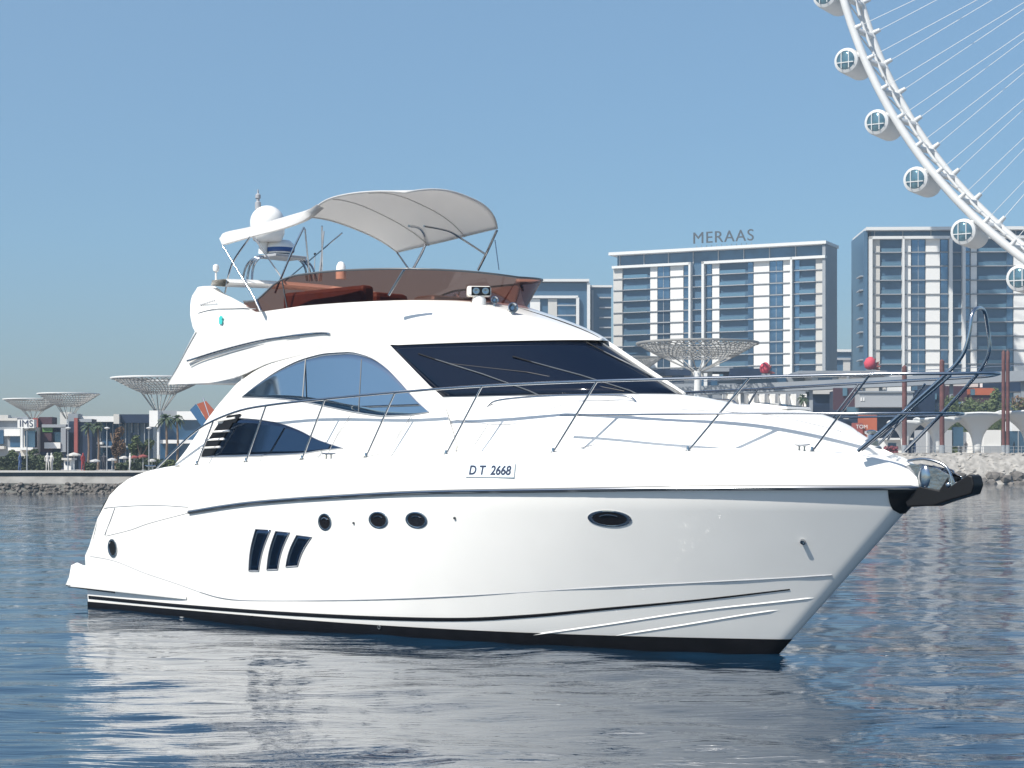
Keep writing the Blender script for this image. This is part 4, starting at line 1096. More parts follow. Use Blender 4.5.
# ---- giant wheel
WY = .55; WR = 128.; WX, WZ, WD = 180.8, 145.2, 359.6
wheel = thing('observation_wheel', 'giant white observation wheel with cable spokes rising out of the picture at the right', 'ferris wheel', (WX, WD, WZ), -WY)
def wp(r, a, y=0): return Vector((r * math.cos(a), y, r * math.sin(a)))     # local: x in plane, y away from the camera
def ring(r, y, rad, name, n=192, k=8): 
    MB().grid([[wp(r + rad * math.cos(2 * math.pi * j / k), 2 * math.pi * i / n, y + rad * math.sin(2 * math.pi * j / k)) for j in range(k)] for i in range(n + 1)], closed=True).build(name, M_wheel, wheel, smooth=60)
ring(124.2, -3.5, .95, 'rim_tube'); ring(122.8, 5.0, .85, 'rim_tube'); ring(122.9, 1.0, .35, 'walkway_tube')
A0 = 3.400; da = R(7.5)
for i in range(-3, 20):
    for h in (0, .5):
        a = A0 + da * (i + h + .12)
        mb = MB(); mb.tube([wp(124.0, a, -3.5), wp(122.8, a + .006, 5.0)], .75, 6); mb.build('cross_tube', M_wheel, wheel, smooth=60)
        MB().tube([wp(124.0, a, -3.5), wp(122.8, a + da / 2, 5.0)], .22, 5).build('brace', M_wheel, wheel)
        # lugs and the cables they hold
        for y, r0, s in ((-3.5, 123.6, 1), (5.0, 122.2, -1)):
            lug = MB().tube([wp(r0, a, y), wp(r0 - 1.7, a, y)], [.62, .45], 6).build('cable_lug', M_wheel, wheel, smooth=60)
            MB().tube([wp(r0 - 1.5, a, y), wp(5, a + s * 1.25, y * 2.2)], .075, 4, caps=False).build('spoke_cable', M_cable, wheel)
for i in range(-3, 20):
    a0 = A0 + da * (i + .12); 
MB().lathe([(6, -14), (6, 14)], Matrix.Rotation(R(90), 4, 'X'), 24).build('hub', M_wheel, wheel, smooth=40)
for sx in (-1, 1):
    for sy in (-1, 1): MB().tube([Vector((0, sy * 13, 0)), Vector((sx * 48, sy * 34, -WZ + 4))], [3, 3.6], 10).build('support_leg', M_wheel, wheel, smooth=60)
M_cap = mat('capsule_glass', (.10, .20, .24), .05, metal=.5, var=.3, scale=.7)
caps = None
for i in range(-1, 9):
    a = A0 + da * i
    M0 = Matrix.Translation(wp(WR, a, .5))
    root = thing('capsule', 'x', 'capsule'); del root['label']; del root['category']; root.name = 'capsule'
    if caps is None:
        mb = MB(); mb.lathe([(2.2, -5.3), (2.85, -5.0), (3.0, -4.2), (3.0, 4.2), (2.85, 5.0), (2.2, 5.3)], Matrix.Rotation(R(90), 4, 'X'), 28, caps=False); s0 = mb.build('capsule', M_wheel, wheel, smooth=40)
        mb = MB(); mb.lathe([(2.2, 5.2), (1.6, 5.55), (.05, 5.7)], Matrix.Rotation(R(90), 4, 'X'), 28); s1 = mb.build('capsule_window', M_cap, s0, smooth=40); s3 = MB().lathe([(2.2, -5.2), (1.6, -5.55), (.05, -5.7)], Matrix.Rotation(R(90), 4, 'X'), 28).build('capsule_window', M_cap, s0, smooth=40)
        mb = MB()
        for k in (-.9, .9): mb.box(k - .09, k + .09, -5.78, -5.3, -1.9, 1.9)
        mb.box(-2.0, 2.0, -5.79, -5.29, -.7, -.5); s2 = mb.build('capsule_bar', M_wheel, s0)
        mb = MB(); mb.tube([Vector((0, -3, 0)), Vector((0, -3, 0)) ], .1) if False else None
        caps = (s0, s1, s3, s2); s0.location = wp(WR, a, .5); bpy.data.objects.remove(root)
    else:
        bpy.data.objects.remove(root)
        c0 = caps[0].copy(); C.objects.link(c0); c0.location = wp(WR, a, .5)
        for s in caps[1:]: c = s.copy(); C.objects.link(c); c.parent = c0
    MB().tube([wp(WR - 1, a, -3.5), wp(124.2, a, -3.5)], .8, 6).build('capsule_mount', M_wheel, wheel, smooth=60)

# ---- lattice shade canopies
def dish(px0, px1, pyrim, pybot, pystem, D, label, stem_to):
    cx = (px0 + px1) / 2; Rr = (px1 - px0) / 2 / F * D; zr = Z_(pyrim, D); zb = Z_(pybot, D); z0 = stem_to
    t = thing('lattice_canopy', label, 'shade canopy', (X_(cx, D), D, z0), random.uniform(0, 1), 'funnel shaped lattice canopies')
    rim = MB(); N = 48
    rim.tube([Vector((Rr * math.cos(2 * math.pi * i / N), Rr * math.sin(2 * math.pi * i / N), zr - z0)) for i in range(N + 1)], .022 * Rr, 6, caps=False); rim.build('rim', M_lat if px0 > 600 else M_wframe, t, smooth=60)
    lat = MB(); hr = Rr * (.55 if px0 > 600 else .30)
    def sp(r, a): f = (r - hr) / (Rr - hr); return Vector((r * math.cos(a), r * math.sin(a), zb - z0 + (zr - zb) * (f ** 1.15)))
    for i in range(56):
        for s in (1, -1):
            a = 2 * math.pi * i / 56; lat.tube([sp(hr + (Rr - hr) * k / 5, a + s * .5 * k / 5) for k in range(6)], .0075 * Rr, 3, caps=False)
    for k in range(1, 7): r = hr + (Rr - hr) * k / 7; lat.tube([sp(r, 2 * math.pi * i / 40) for i in range(41)], .008 * Rr, 3, caps=False)
    for i in range(28):
        a = 2 * math.pi * i / 28; lat.tube([Vector((Rr * math.cos(a), Rr * math.sin(a), zr - z0)), Vector((hr * math.cos(a), hr * math.sin(a), zr - z0 - .04 * Rr))], .009 * Rr, 3, caps=False)
    lat.build('lattice', M_lat, t)
    zs = Z_(pystem, D) - z0
    for i in range(10):
        a = 2 * math.pi * i / 10; MB().tube([Vector((.09 * Rr * math.cos(a), .09 * Rr * math.sin(a), zs)), sp(hr * 1.25, a)], .011 * Rr, 5).build('strut', M_lat, t)
    MB().lathe([(.07 * Rr, 0), (.06 * Rr, zs)], None, 12).build('mast', M_wframe, t, smooth=40)
dish(4, 62, 399.5, 411, 419, 245, 'pale funnel shaped lattice canopy, leftmost and lowest on the left shore', ZL)
dish(38, 99, 394, 407, 419, 240, 'funnel shaped lattice canopy overlapping the leftmost one from the right', ZL)
dish(112, 206, 378.5, 394, 411, 236, 'widest lattice canopy of the left shore, behind the yacht stern', ZL)
dish(637, 758, 343.5, 358, 371, 300, 'wide flat lattice canopy in front of the lettered tower', ZRt)
dish(606, 662, 358, 367, 378, 330, 'small lattice canopy peeping out behind the yacht windscreen', ZRt)

# ---- left shore buildings
D = 222
bparts('shop_building', 'low white shop with stacked balconies at the left edge of the picture', 'building', D, [
    ('wall', M_grey, -30, 420, 19, 470, 1), ('panel', M_white, 4, 429, 20, 436, 0, 1), ('window', M_gld, 9, 436, 20, 447, .5, 1), ('panel', M_white, 8, 447.5, 20, 451, 0, 1), ('parapet', M_beige, -30, 418, 16, 420.5, .5, 12), ('panel', M_beige, -30, 446, 4, 449, 0, 1), ('window', M_gld, -24, 430, 2, 444, .6, .6)])
tb = bparts('shop_building', 'white shop front with dark lettering left of the red pillar', 'building', D - 3, [
    ('wall', M_beige, 18, 427, 34, 470, 1), ('sign_panel', M_white, 17.5, 419.5, 34, 428, 0, 1.2), ('window', M_gl, 24, 431, 34, 447, .4, 1), ('canopy', M_white, 19, 447.5, 35, 450, -1, 2), ('column', M_wframe, 21, 428, 23, 450, -.2, .6)])
text_mesh('IMS', 1.15, 'sign_lettering', M_text, tb, Matrix.Translation((0.0, -.03, Z_(423.8, D - 3) - tb.location.z)) @ Matrix.Rotation(R(90), 4, 'X'), depth=.02)
bparts('shop_building', 'dark block with red pillar, green sign and a white balcony', 'building', D, [
    ('pillar', M_red, 34, 418, 39, 452, -.5, 2), ('tower', M_mar2, 39, 417, 52, 470, 0, 6), ('wall', M_navy, 52, 427, 62, 470, 1, 6), ('frame', M_grey, 43, 424.5, 67, 427.5, -.6, 1), ('frame', M_grey, 62, 427, 67, 452, -.6, 1),
    ('sign', M_green, 43, 427.3, 53, 432, -.3, .3), ('window', M_gl, 52, 432, 61, 442, .6, .4), ('panel', M_mar2, 44, 433, 52, 442, -.2, .3), ('balcony', M_white, 46, 442.5, 62, 448.5, -.8, 1.2), ('base', M_navy, 39, 452, 67, 470, -.2, 2), ('wing', M_navy, 67, 421, 75, 470, 1, 6), ('wing_wall', M_grey, 62, 413, 72, 424, 3, 6)])
bparts('shop_building', 'dark block with a slim pinkish pillar, left of the long glass hall', 'building', D - 2, [
    ('pillar', M_red, 75, 418, 78.5, 455, -.5, 1.5), ('wall', M_navy, 78.5, 419, 92, 470, 0, 8), ('panel', M_grey, 79, 419, 92, 422, -.2, .4)])
bparts('glass_hall', 'long glass hall with white roof fascia behind the palms', 'building', D + 6, [
    ('fascia', M_white, 80, 416.5, 117, 422, -1.5, 12), ('corner', M_beige, 116.5, 414.5, 122, 424, -1.7, 8), ('wall', M_gld, 90, 422, 122, 470, 0, 10), ('clerestory', M_navy, 122, 414.5, 152.5, 423, -1, 9), ('wall', M_gld, 122, 423, 152.5, 470, .4, 9),
    ('slab', M_slab, 90, 446, 152, 447.5, -1.2, 1.4), ('terrace', M_white, 96, 442, 104, 444.5, -1, 1)] + [('mullion', M_slab, 94 + 6.3 * i, 422, 94.6 + 6.3 * i, 470, -.2, .3) for i in range(9)] + [('panel', M_navy, 131, 433, 138, 452, -.3, .3), ('window', M_gl, 108, 424, 116, 440, -.12, .2), ('window', M_gl, 97, 448, 106, 460, -.12, .2)])
bparts('corner_building', 'white corner block and slabs behind the yacht stern rail', 'building', D, [
    ('block', M_white, 152.5, 411, 161, 427, -2, 10), ('wall', M_gld, 160, 419, 205, 470, 0, 10), ('block', M_white, 178, 411.5, 205, 420, -.8, 6), ('column', M_wframe, 159.5, 426, 161.5, 455, -1.6, .7), ('slab', M_white, 161, 440, 198, 443.5, -1.2, 3), ('beam', M_grey, 161, 410.5, 178, 418, .3, 6)])
bparts('low_building', 'hazy beige low block on the far left skyline', 'building', 420, [('wall', M_beige, -40, 415, 8, 460, 0), ('wall', M_grey, 6, 416.5, 26, 460, 2), ('wall', M_beige, 60, 412, 72, 430, 0)])

# ---- trees
def leafball(mb, c, rx, ry, rz_, n, s, rnd):
    for _ in range(n):
        while True:
            p = Vector((rnd.uniform(-1, 1), rnd.uniform(-1, 1), rnd.uniform(-1, 1)))
            if p.length < 1: break
        p = Vector((c[0] + p.x * rx, c[1] + p.y * ry, c[2] + p.z * rz_))
        a = Vector((rnd.gauss(0, 1), rnd.gauss(0, 1), rnd.gauss(0, 1))).normalized(); b = a.orthogonal().normalized(); s_ = s * rnd.uniform(.6, 1.3)
        k = len(mb.v); mb.v += [tuple(p + a * s_), tuple(p + b * s_ * .6), tuple(p - a * s_), tuple(p - b * s_ * .6)]; mb.f.append((k, k + 1, k + 2, k + 3))
def tree(px, pyb, pyt, wpx, D, label, m=None, seed=1, name='broadleaf_tree', group=None):
    rnd = random.Random(seed); zb = ZL if px < 300 else ZRt - .15; h = Z_(pyt, D) - zb; wd = wpx / F * D
    t = thing(name, label, 'tree', (X_(px, D), D, zb), 0, group)
    MB().tube([(0, 0, 0), (.05 * h * rnd.uniform(-1, 1), 0, h * .35), (.03, 0, h * .62)], [.05 * h, .035 * h, .015 * h], 7).build('trunk', M_trunk, t, smooth=60)
    for i in range(4):
        a = rnd.uniform(0, 6.28); MB().tube([(0, 0, h * .35), (wd * .22 * math.cos(a), wd * .22 * math.sin(a), h * .6), (wd * .34 * math.cos(a), wd * .34 * math.sin(a), h * .8)], [.022 * h, .014 * h, .006 * h], 5).build('limb', M_trunk, t)
    mb = MB()
    for i in range(11):
        a = rnd.uniform(0, 6.28); r = wd * .36 * rnd.random() ** .5; zc = h * rnd.uniform(.38, .86)
        leafball(mb, (r * math.cos(a), r * math.sin(a), zc), wd * rnd.uniform(.12, .2), wd * rnd.uniform(.12, .2), h * rnd.uniform(.09, .15), 150, .045 * wd + .04, rnd)
    mb.build('crown', m or M_leaf, t, recalc=False)
def palm(px, pyb, pyt, wpx, D, label, seed=1, group='palms on the promenade'):
    rnd = random.Random(seed); zb = ZL if px < 300 else ZRt - .15; wd = wpx / F * D / 2; h = Z_(pyt, D) - zb - wd * .55
    t = thing('palm_tree', label, 'palm', (X_(px, D), D, zb), 0, group)
    MB().tube([(0, 0, 0), (.02 * h, 0, h * .5), (0, 0, h)], [.045 * wd + .12, .1 + .02 * wd, .1], 8).build('trunk', M_trunk, t, smooth=60)
    mb = MB()
    for i in range(38):
        a = rnd.uniform(0, 6.28); e = rnd.uniform(-.5, 1.3); L_ = wd * rnd.uniform(.8, 1.1); pr = None; n = 7; prev = None
        for k in range(n + 1):
            s = k / n; rr = L_ * s * math.cos(e) * (1 - .15 * s); zz = h + L_ * (math.sin(e) * s - .55 * s * s)
            c = Vector((rr * math.cos(a), rr * math.sin(a), zz)); sd_ = Vector((-math.sin(a), math.cos(a), 0)) * (.13 * L_ * math.sin(math.pi * min(.95, s * .9 + .1))); dn = Vector((0, 0, -.08 * L_ * s))
            cur = (c + sd_ + dn, c, c - sd_ + dn)
            if prev and k % 1 == 0:
                j = len(mb.v); mb.v += [tuple(q) for q in (prev[0], prev[1], cur[1], cur[0], prev[2], cur[2])]; mb.f += [(j, j + 1, j + 2, j + 3), (j + 1, j + 4, j + 5, j + 2)]
            prev = cur
    mb.build('crown', M_palm, t, recalc=False)
D = 205
palm(88, 466, 421, 20, D, 'slim palm just left of the glass hall', 2)
palm(98, 466, 421, 18, D + 3, 'palm against the glass hall, second from the left', 3)
palm(166, 466, 412, 24, D - 8, 'tall palm in front of the white corner block', 4)
palm(177, 466, 413, 20, D - 6, 'tall palm touching the yacht stern pillar', 5)
tree(117, 468, 424, 20, D, 'bare reddish brown tree in front of the glass hall', M_leafb, 3)
tree(141, 468, 434, 26, D - 5, 'round olive brown tree in front of the glass hall', M_leaf, 8)
tree(12, 469, 449, 24, D, 'low bushy tree at the left edge', M_leaf, 9); tree(36, 469, 448, 22, D, 'low bushy tree below the red pillar', M_leaf, 10); tree(58, 469, 450, 18, D - 4, 'low bushy tree below the white balcony', M_leaf, 12)
def hedge(px0, px1, py, D, label, m=None, zb=ZL, n=900, seed=4, h=None, dp=1.2):
    rnd = random.Random(seed); x0, x1 = X_(px0, D), X_(px1, D); h = h or Z_(py, D) - zb; mb = MB()
    for _ in range(n):
        p = Vector((rnd.uniform(x0, x1), D + rnd.uniform(-dp, dp) * .5, zb + h * rnd.random() ** .8 * (1 + .15 * math.sin(rnd.uniform(0, 9)))))
        a = Vector((rnd.gauss(0, 1), rnd.gauss(0, 1), rnd.gauss(0, 1))).normalized(); b = a.orthogonal().normalized(); s_ = .17 * rnd.uniform(.6, 1.3)
        k = len(mb.v); mb.v += [tuple(p + a * s_), tuple(p + b * s_ * .7), tuple(p - a * s_), tuple(p - b * s_ * .7)]; mb.f.append((k, k + 1, k + 2, k + 3))
    mb.box(x0 + .2, x1 - .2, D - .3, D + .3, zb, zb + h * .75); o = mb.build('hedge', m or M_hedge, recalc=False); tag(o, label, 'hedge')
hedge(-20, 62, 458, 190, 'long low hedge along the left end of the promenade', n=2200)
hedge(128, 158, 460, 190, 'short hedge nearer the yacht stern', n=900, seed=6)
hedge(158, 176, 461, 192, 'light green shrub bed beside the stern rail', M_leaf, n=500, seed=7)
# parasols and people on the left promenade
def parasol(px, pyt, wpx, D, label, m, zb=ZL, group='parasols on the promenade'):
    r = wpx / 2 / F * D; z = Z_(pyt, D) - zb; t = thing('parasol', label, 'parasol', (X_(px, D), D, zb), 0, group)
    MB().tube([(0, 0, 0), (0, 0, z)], .035, 6).build('pole', M_wframe, t)
    mb = MB(); rows = []
    for k in range(4):
        rr = r * k / 3 + .02; rows.append([(rr * math.cos(2 * math.pi * i / 8), rr * math.sin(2 * math.pi * i / 8), z - .32 * r * (k / 3) ** 1.2) for i in range(8)])
    rows.append([(x, y, zz - .14) for x, y, zz in rows[-1]]); mb.grid(rows, closed=True); mb.build('canopy', m, t, solid=.02)
    MB().lathe([(.28, 0), (.28, .06), (.05, .09)], None, 12).build('base', M_grey, t)
for (px, py, w_, l, m) in [(74, 452.5, 14, 'large pale parasol beside the pinkish pillar', M_beige), (95, 459, 10, 'small white parasol left of the reddish tree', M_canvas), (112, 458, 9, 'white parasol under the reddish tree', M_canvas), (124, 456, 9, 'cream parasol right of the reddish tree', M_beige),
                           (134, 455.5, 9, 'dusty red parasol, left of a pair', M_red), (143, 454.5, 9, 'dusty red parasol, right of a pair', M_red), (152, 459, 8, 'small cream parasol at the right of the red pair', M_beige)]:
    parasol(px, py, w_, 186, l, m)
def person_mesh(name, m):
    me = bpy.data.meshes.new(name)
    V = [(0, 0, .95), (0, 0, 1.15), (0, 0, 1.42), (0, 0, 1.52), (0, -.01, 1.66), (.09, 0, .90), (.11, -.04, .5), (.12, .02, .06), (.13, -.14, .03), (-.09, 0, .90), (-.10, .05, .5), (-.11, .10, .06), (-.12, -.04, .03),
         (.19, 0, 1.40), (.24, .02, 1.12), (.23, -.08, .88), (-.19, 0, 1.40), (-.24, .02, 1.12), (-.22, -.10, .90), (0, -.01, 1.76)]
    Ed = [(0, 1), (1, 2), (2, 3), (3, 4), (4, 19), (0, 5), (5, 6), (6, 7), (7, 8), (0, 9), (9, 10), (10, 11), (11, 12), (2, 13), (13, 14), (14, 15), (2, 16), (16, 17), (17, 18)]
    Rd = [.15, .14, .15, .06, .10, .10, .07, .045, .04, .10, .07, .045, .04, .065, .05, .035, .065, .05, .035, .07]
    me.from_pydata(V, Ed, [])
    o = bpy.data.objects.new(name, me); C.objects.link(o); o.modifiers.new('skin', 'SKIN')
    for v, r in zip(me.skin_vertices[0].data, Rd): v.radius = (r, r * .85)
    me.skin_vertices[0].data[0].use_root = True
    o.modifiers.new('sub', 'SUBSURF').levels = 1
    bpy.context.view_layer.update(); dg = bpy.context.evaluated_depsgraph_get(); m2 = bpy.data.meshes.new_from_object(o.evaluated_get(dg)); bpy.data.objects.remove(o)
    m2.materials.clear(); m2.materials.append(m)
    for p_ in m2.polygons: p_.use_smooth = True
    return m2
M_cl = [mat('white_clothes', (.6, .58, .55), .9), M_skin, mat('red_clothes', (.35, .05, .05), .9), mat('blue_clothes', (.07, .12, .25), .9)]
PM = [person_mesh('person', m) for m in M_cl]
def person(px, D, k, label, zb=ZL, rz=0):
    o = bpy.data.objects.new('person', PM[k]); C.objects.link(o); o.location = (X_(px, D), D, zb); o.rotation_euler = (0, 0, rz); tag(o, label, 'person', 'people strolling along the shore')
for a in [(47.5, 176, 0, 'person in white beside another in white on the left promenade', ZL, .3), (51.5, 176.5, 0, 'person in white, right of the pair on the left promenade', ZL, -.5), (20, 178, 3, 'person in blue walking near the left edge', ZL, 1.4), (83, 177, 2, 'person in red walking below the pinkish pillar', ZL, 1), (104, 178, 1, 'person in dark clothes below the white parasols', ZL, 0), (130, 178, 0, 'person in white standing by the red parasols', ZL, 2),
          (966, 264, 1, 'person in dark clothes standing under the white vault', ZRt - .15, 0), (1014, 265, 1, 'person in dark clothes at the far right of the vault', ZRt - .15, 1), (915, 264.5, 3, 'person in blue left of the white vault', ZRt - .15, 1)]: person(*a)

# ---- right shore
D = 330
bparts('terrace_building', 'long low retail block with dark flat roofs behind the foredeck rail', 'building', D, [
    ('roof', M_navy, 640, 370, 690, 376, -2, 14), ('wall', M_beige, 612, 374, 680, 384, 0, 12), ('window', M_gld, 672, 374, 690, 384, -.3, .6), ('wall', M_grey, 612, 384, 735, 400, -2, 12), ('wall', M_beige, 684, 372, 712, 384, -.6, 12), ('roof', M_grey, 700, 368, 732, 372, -2, 10), ('roof', M_navy, 728, 369, 770, 376, -2.2, 10),
    ('window', M_gld, 700, 380, 716, 392, -2.3, .5), ('column', M_white, 702.5, 374, 705.5, 390, -3, .8), ('wall', M_grey, 712, 376, 812, 392, .5, 12), ('window', M_gld, 742, 377, 786, 384, 0, .6), ('wall', M_grey, 612, 400, 812, 455, 1, 12)])
zz = thing('pleated_facade', 'pale pleated screen wall with zigzag shadows left of the small palm', 'facade', (X_(730, 318), 318, ZRt - .15))
mb = MB(); b0 = ZRt - .15
xs_ = [X_(722 + 10.5 * i / 2, 318) - X_(730, 318) for i in range(17)]
mb.grid([[(x, (.9 if i % 2 else -.9), Z_(394, 318) - b0), (x, (0.2 if i % 2 else -.2), Z_(410, 318) - b0)] for i, x in enumerate(xs_)]); mb.build('pleats', M_white, zz, solid=.1)
MB().box(xs_[0], xs_[-1], 1, 6, 0, Z_(409, 318) - b0).build('wall', M_gld, zz); MB().box(xs_[0], xs_[-1], .5, 6, Z_(394, 318) - b0, Z_(391, 318) - b0).build('roof', M_grey, zz)
bparts('terrace_building', 'beige stepped terrace with rough cladding below the right red sculpture', 'building', 322, [
    ('wall', M_beige, 812, 374, 886, 394, 0, 12), ('parapet', M_grey, 798, 371, 886, 374, -1, 12), ('panel', M_conc, 838, 376, 862, 393, -.6, .7), ('panel', M_white, 886, 377, 910, 391, .2, 8), ('roof', M_wframe, 884, 374.5, 912, 377, -.5, 9), ('base', M_navy, 812, 391, 846, 455, 1, 9), ('column', M_grey, 846, 376, 848, 392, -1, .6), ('window', M_gld, 818, 378, 832, 386, -.2, .4)])
bparts('shop_unit', 'dark shop with maroon panels and small lit signs', 'shop', 300, [
    ('wall', M_navy, 838, 390, 862, 455, 0, 8), ('panel', M_mar2, 833, 388, 856, 410, -.4, .5), ('sign', M_rail, 842, 388, 846.5, 396, -.7, .3), ('sign', M_rail, 846, 407, 858, 412, -.7, .3), ('sign', M_white, 843, 417, 848, 419, -.7, .3), ('base', M_navy, 862, 407, 930, 455, 1, 8), ('wall', M_navy, 915, 390, 935, 420, 0, 8)])
bparts('banner_box', 'long pale grey upper storey box over the dark shops', 'building', 296, [('box', M_slab, 859, 392.5, 913, 407, 0, 8), ('roof', M_grey, 858, 391, 914, 392.6, -.3, 8.6), ('lettering_block', M_white, 860.5, 397.5, 862, 401, -.1, .1), ('lettering_block', M_white, 863, 397.5, 864.4, 401, -.1, .1)])
ob = bparts('sign_board', 'orange sign board with a small white word and a paler box at its foot', 'sign', 285, [('board', M_orange, 859, 415, 877, 439, 0, 1), ('box', M_red, 852, 423, 862, 434, -.6, 1)])
text_mesh('TOM', .85, 'sign_lettering', M_white, ob, Matrix.Translation((X_(861, 285) - ob.location.x, -.66, Z_(427, 285) - ob.location.z)) @ Matrix.Rotation(R(90), 4, 'X'), depth=.02)
bparts('shop_unit', 'white kiosk at the foot of the dark shops, behind the anchor rail', 'shop', 275, [('wall', M_white, 884, 439, 906, 453, 0, 4), ('window', M_gld, 888, 443, 896, 448, -.1, .2), ('awning', M_wframe, 883, 438, 912, 440, -1, 5)])
bparts('shop_unit', 'maroon container shop among the trees', 'shop', 320, [('box', M_mar2, 946, 386, 967, 401, 0, 6), ('wall', M_navy, 930, 377, 946, 414, 2, 8), ('sign', M_rail, 933, 393, 939, 399, 1.6, .3), ('wall', M_beige, 950, 377, 984, 386, 4, 6), ('column', M_white, 982, 377, 984, 387, 1, .5), ('wall', M_navy, 984, 380, 1060, 390, 6, 6)])
bparts('shop_unit', 'orange container shop among the trees', 'shop', 318, [('box', M_orange, 975, 388, 995, 395, 0, 6), ('box', M_mar2, 972, 395, 996, 403, .3, 6), ('sign', M_rail, 971, 389, 975, 395, 0, .5)])
# red sculptures on the roofs
M_flow = M_pink
def petals(px, py, D, s, label):
    base = at(px, py, D); t = thing('rooftop_sculpture', label, 'sculpture', base, 0, 'red rooftop sculptures'); rnd = random.Random(int(px))
    mb = MB(); mb.lathe([(.05 * s, 0), (.55 * s, .2 * s), (.8 * s, .8 * s), (.62 * s, 1.4 * s), (.2 * s, 1.75 * s)], Matrix.Translation((-.2 * s, 0, 0)) @ Matrix.Rotation(R(12), 4, 'Y'), 14); mb.build('head', M_pink, t, smooth=50)
    for i in range(6):
        a = rnd.uniform(-.2, 1.2); mb = MB(); mb.tube([(.2 * s, 0, .3 * s), (.8 * s * math.cos(a) + .2 * s, rnd.uniform(-.4, .4) * s, (.3 + .9 * math.sin(a)) * s), (1.25 * s * math.cos(a) + .2 * s, rnd.uniform(-.5, .5) * s, (.3 + 1.3 * math.sin(a)) * s)], [.22 * s, .18 * s, .03 * s], 5); mb.build('feather', M_red, t, smooth=50)
    MB().box(-.5 * s, .7 * s, -.4 * s, .4 * s, -.25 * s, .02 * s).build('plinth', M_grey, t)
petals(765, 374, 305, 1.15, 'pink red rounded sculpture with a feathery tail on the dark flat roof'); petals(870, 370, 318, 1.35, 'pink red rounded sculpture on the beige stepped terrace')
# elevated walkway
p0 = at(640, 393, 312); p1 = at(1060, 374, 300)
fb_ = thing('elevated_walkway', 'grey elevated walkway deck running behind the foredeck rail to the right edge', 'bridge', (p0.x, p0.y, ZRt - .15), math.atan2(p1.y - p0.y, p1.x - p0.x))
Lw_ = math.hypot(p1.x - p0.x, p1.y - p0.y); za, zb_ = p0.z - ZRt + .15, p1.z - ZRt + .15
mb = MB(); mb.grid([[(0, 0, za - .7), (0, 0, za + .7), (0, 3, za + .7), (0, 3, za - .7)], [(Lw_, 0, zb_ - .9), (Lw_, 0, zb_ + .9), (Lw_, 3, zb_ + .9), (Lw_, 3, zb_ - .9)]], closed=True); mb.build('deck', M_grey, fb_)
mb = MB(); mb.tube([(0, .1, za + 1.5), (Lw_, .1, zb_ + 1.8)], .06, 5); mb.build('handrail', M_steel, fb_)
for i in (1, 3, 5, 7, 9, 11):
    MB().box(Lw_ * i / 12 - .3, Lw_ * i / 12 + .3, 1.2, 1.8, 0, za + (zb_ - za) * i / 12 - .7).build('pier', M_grey, fb_)
# trees on the right
palm(803, 455, 393, 17, 290, 'small round headed palm in front of the pleated wall', 7, None)
for i, (px, pt, w_, m, l) in enumerate([(955, 392, 30, M_leaf, 'olive green tree left of the orange container shop'), (975, 394, 30, M_leaf, 'spreading tree below the orange container shop'), (995, 386, 30, M_leaf, 'tall olive tree beside the pair of rusty piles'), (1017, 383, 32, M_leafb, 'brown tinged tree at the right edge'), (1040, 388, 30, M_leaf, 'olive tree just outside the right edge'), (935, 402, 20, M_leaf, 'low olive tree left of the pavilion vaults')]):
    tree(px, 452, pt, w_, 292 + i * 2, l, m, 30 + i, group='trees behind the vaulted pavilion')
hedge(940, 1050, 405, 290, 'dense olive shrubbery behind the vaulted pavilion', M_leaf, ZRt - .15, 5000, 11, dp=4)
# vaulted pavilion: concrete trees joined by arches
D = 268; zg = ZRt - .15
pv = thing('vaulted_pavilion', 'pale concrete pavilion of thin arched vaults on the rock bank', 'pavilion', (X_(975, D), D, zg))
def vault(pxc, half, ptop, pfoot_w, name='vault', D_=D):
    cx = X_(pxc, D_) - pv.location.x; H_ = Z_(ptop, D_) - zg; hw = half / F * D_; rows = []; fw = pfoot_w / F * D_ / 2
    N = 36
    for i in range(N):
        a = 2 * math.pi * i / N; r = []
        ca, sa = math.cos(a), math.sin(a); sq = 1 / max(abs(ca), abs(sa))
        for k in range(10):
            v = k / 9; rad = fw + (hw - fw) * v ** 2.6 if v > 0 else fw
            rr = rad * (1 + (min(sq, 1.35) - 1) * v); z = H_ * (1 - (1 - v) ** 1.0) ** .9
            drop = H_ * .0
            r.append((cx + rr * ca, rr * sa * .8, z * (1 - .10 * v * (sq - 1)) ))
        rows.append(r)
    mb = MB(); mb.grid(rows + [rows[0]]); mb.build(name, M_wframe, pv, smooth=50, solid=.25)
vault(977, 27, 413, 6.5); vault(937, 21, 418, 5.5); vault(1029, 29, 411, 6.5); vault(905, 16, 421, 5)
bparts('shop_unit', 'white kiosk wall under the vaults, left of the pair of rusty piles', 'shop', 276, [('wall', M_white, 984, 430, 1001, 453, 0, 4), ('base', M_slab, 984, 446, 1001, 453, -.4, .5)])
bparts('shop_unit', 'white panel and glazed kiosk at the right edge under the vaults', 'shop', 277, [('panel', M_white, 1012, 421, 1030, 431, 0, 4), ('glazing', M_gl, 1008, 431, 1045, 453, .2, 4), ('mullion', M_grey, 1018, 431, 1019, 453, 0, .3)])
bparts('shop_unit', 'grey glazed wall behind the left vault', 'shop', 281, [('wall', M_slab, 920, 430, 952, 453, 0, 4), ('window', M_gl, 953, 427, 963, 446, -.2, 1), ('wall', M_white, 963, 432, 985, 453, .4, 3), ('column', M_wframe, 925, 421, 926, 453, -1, .3)])
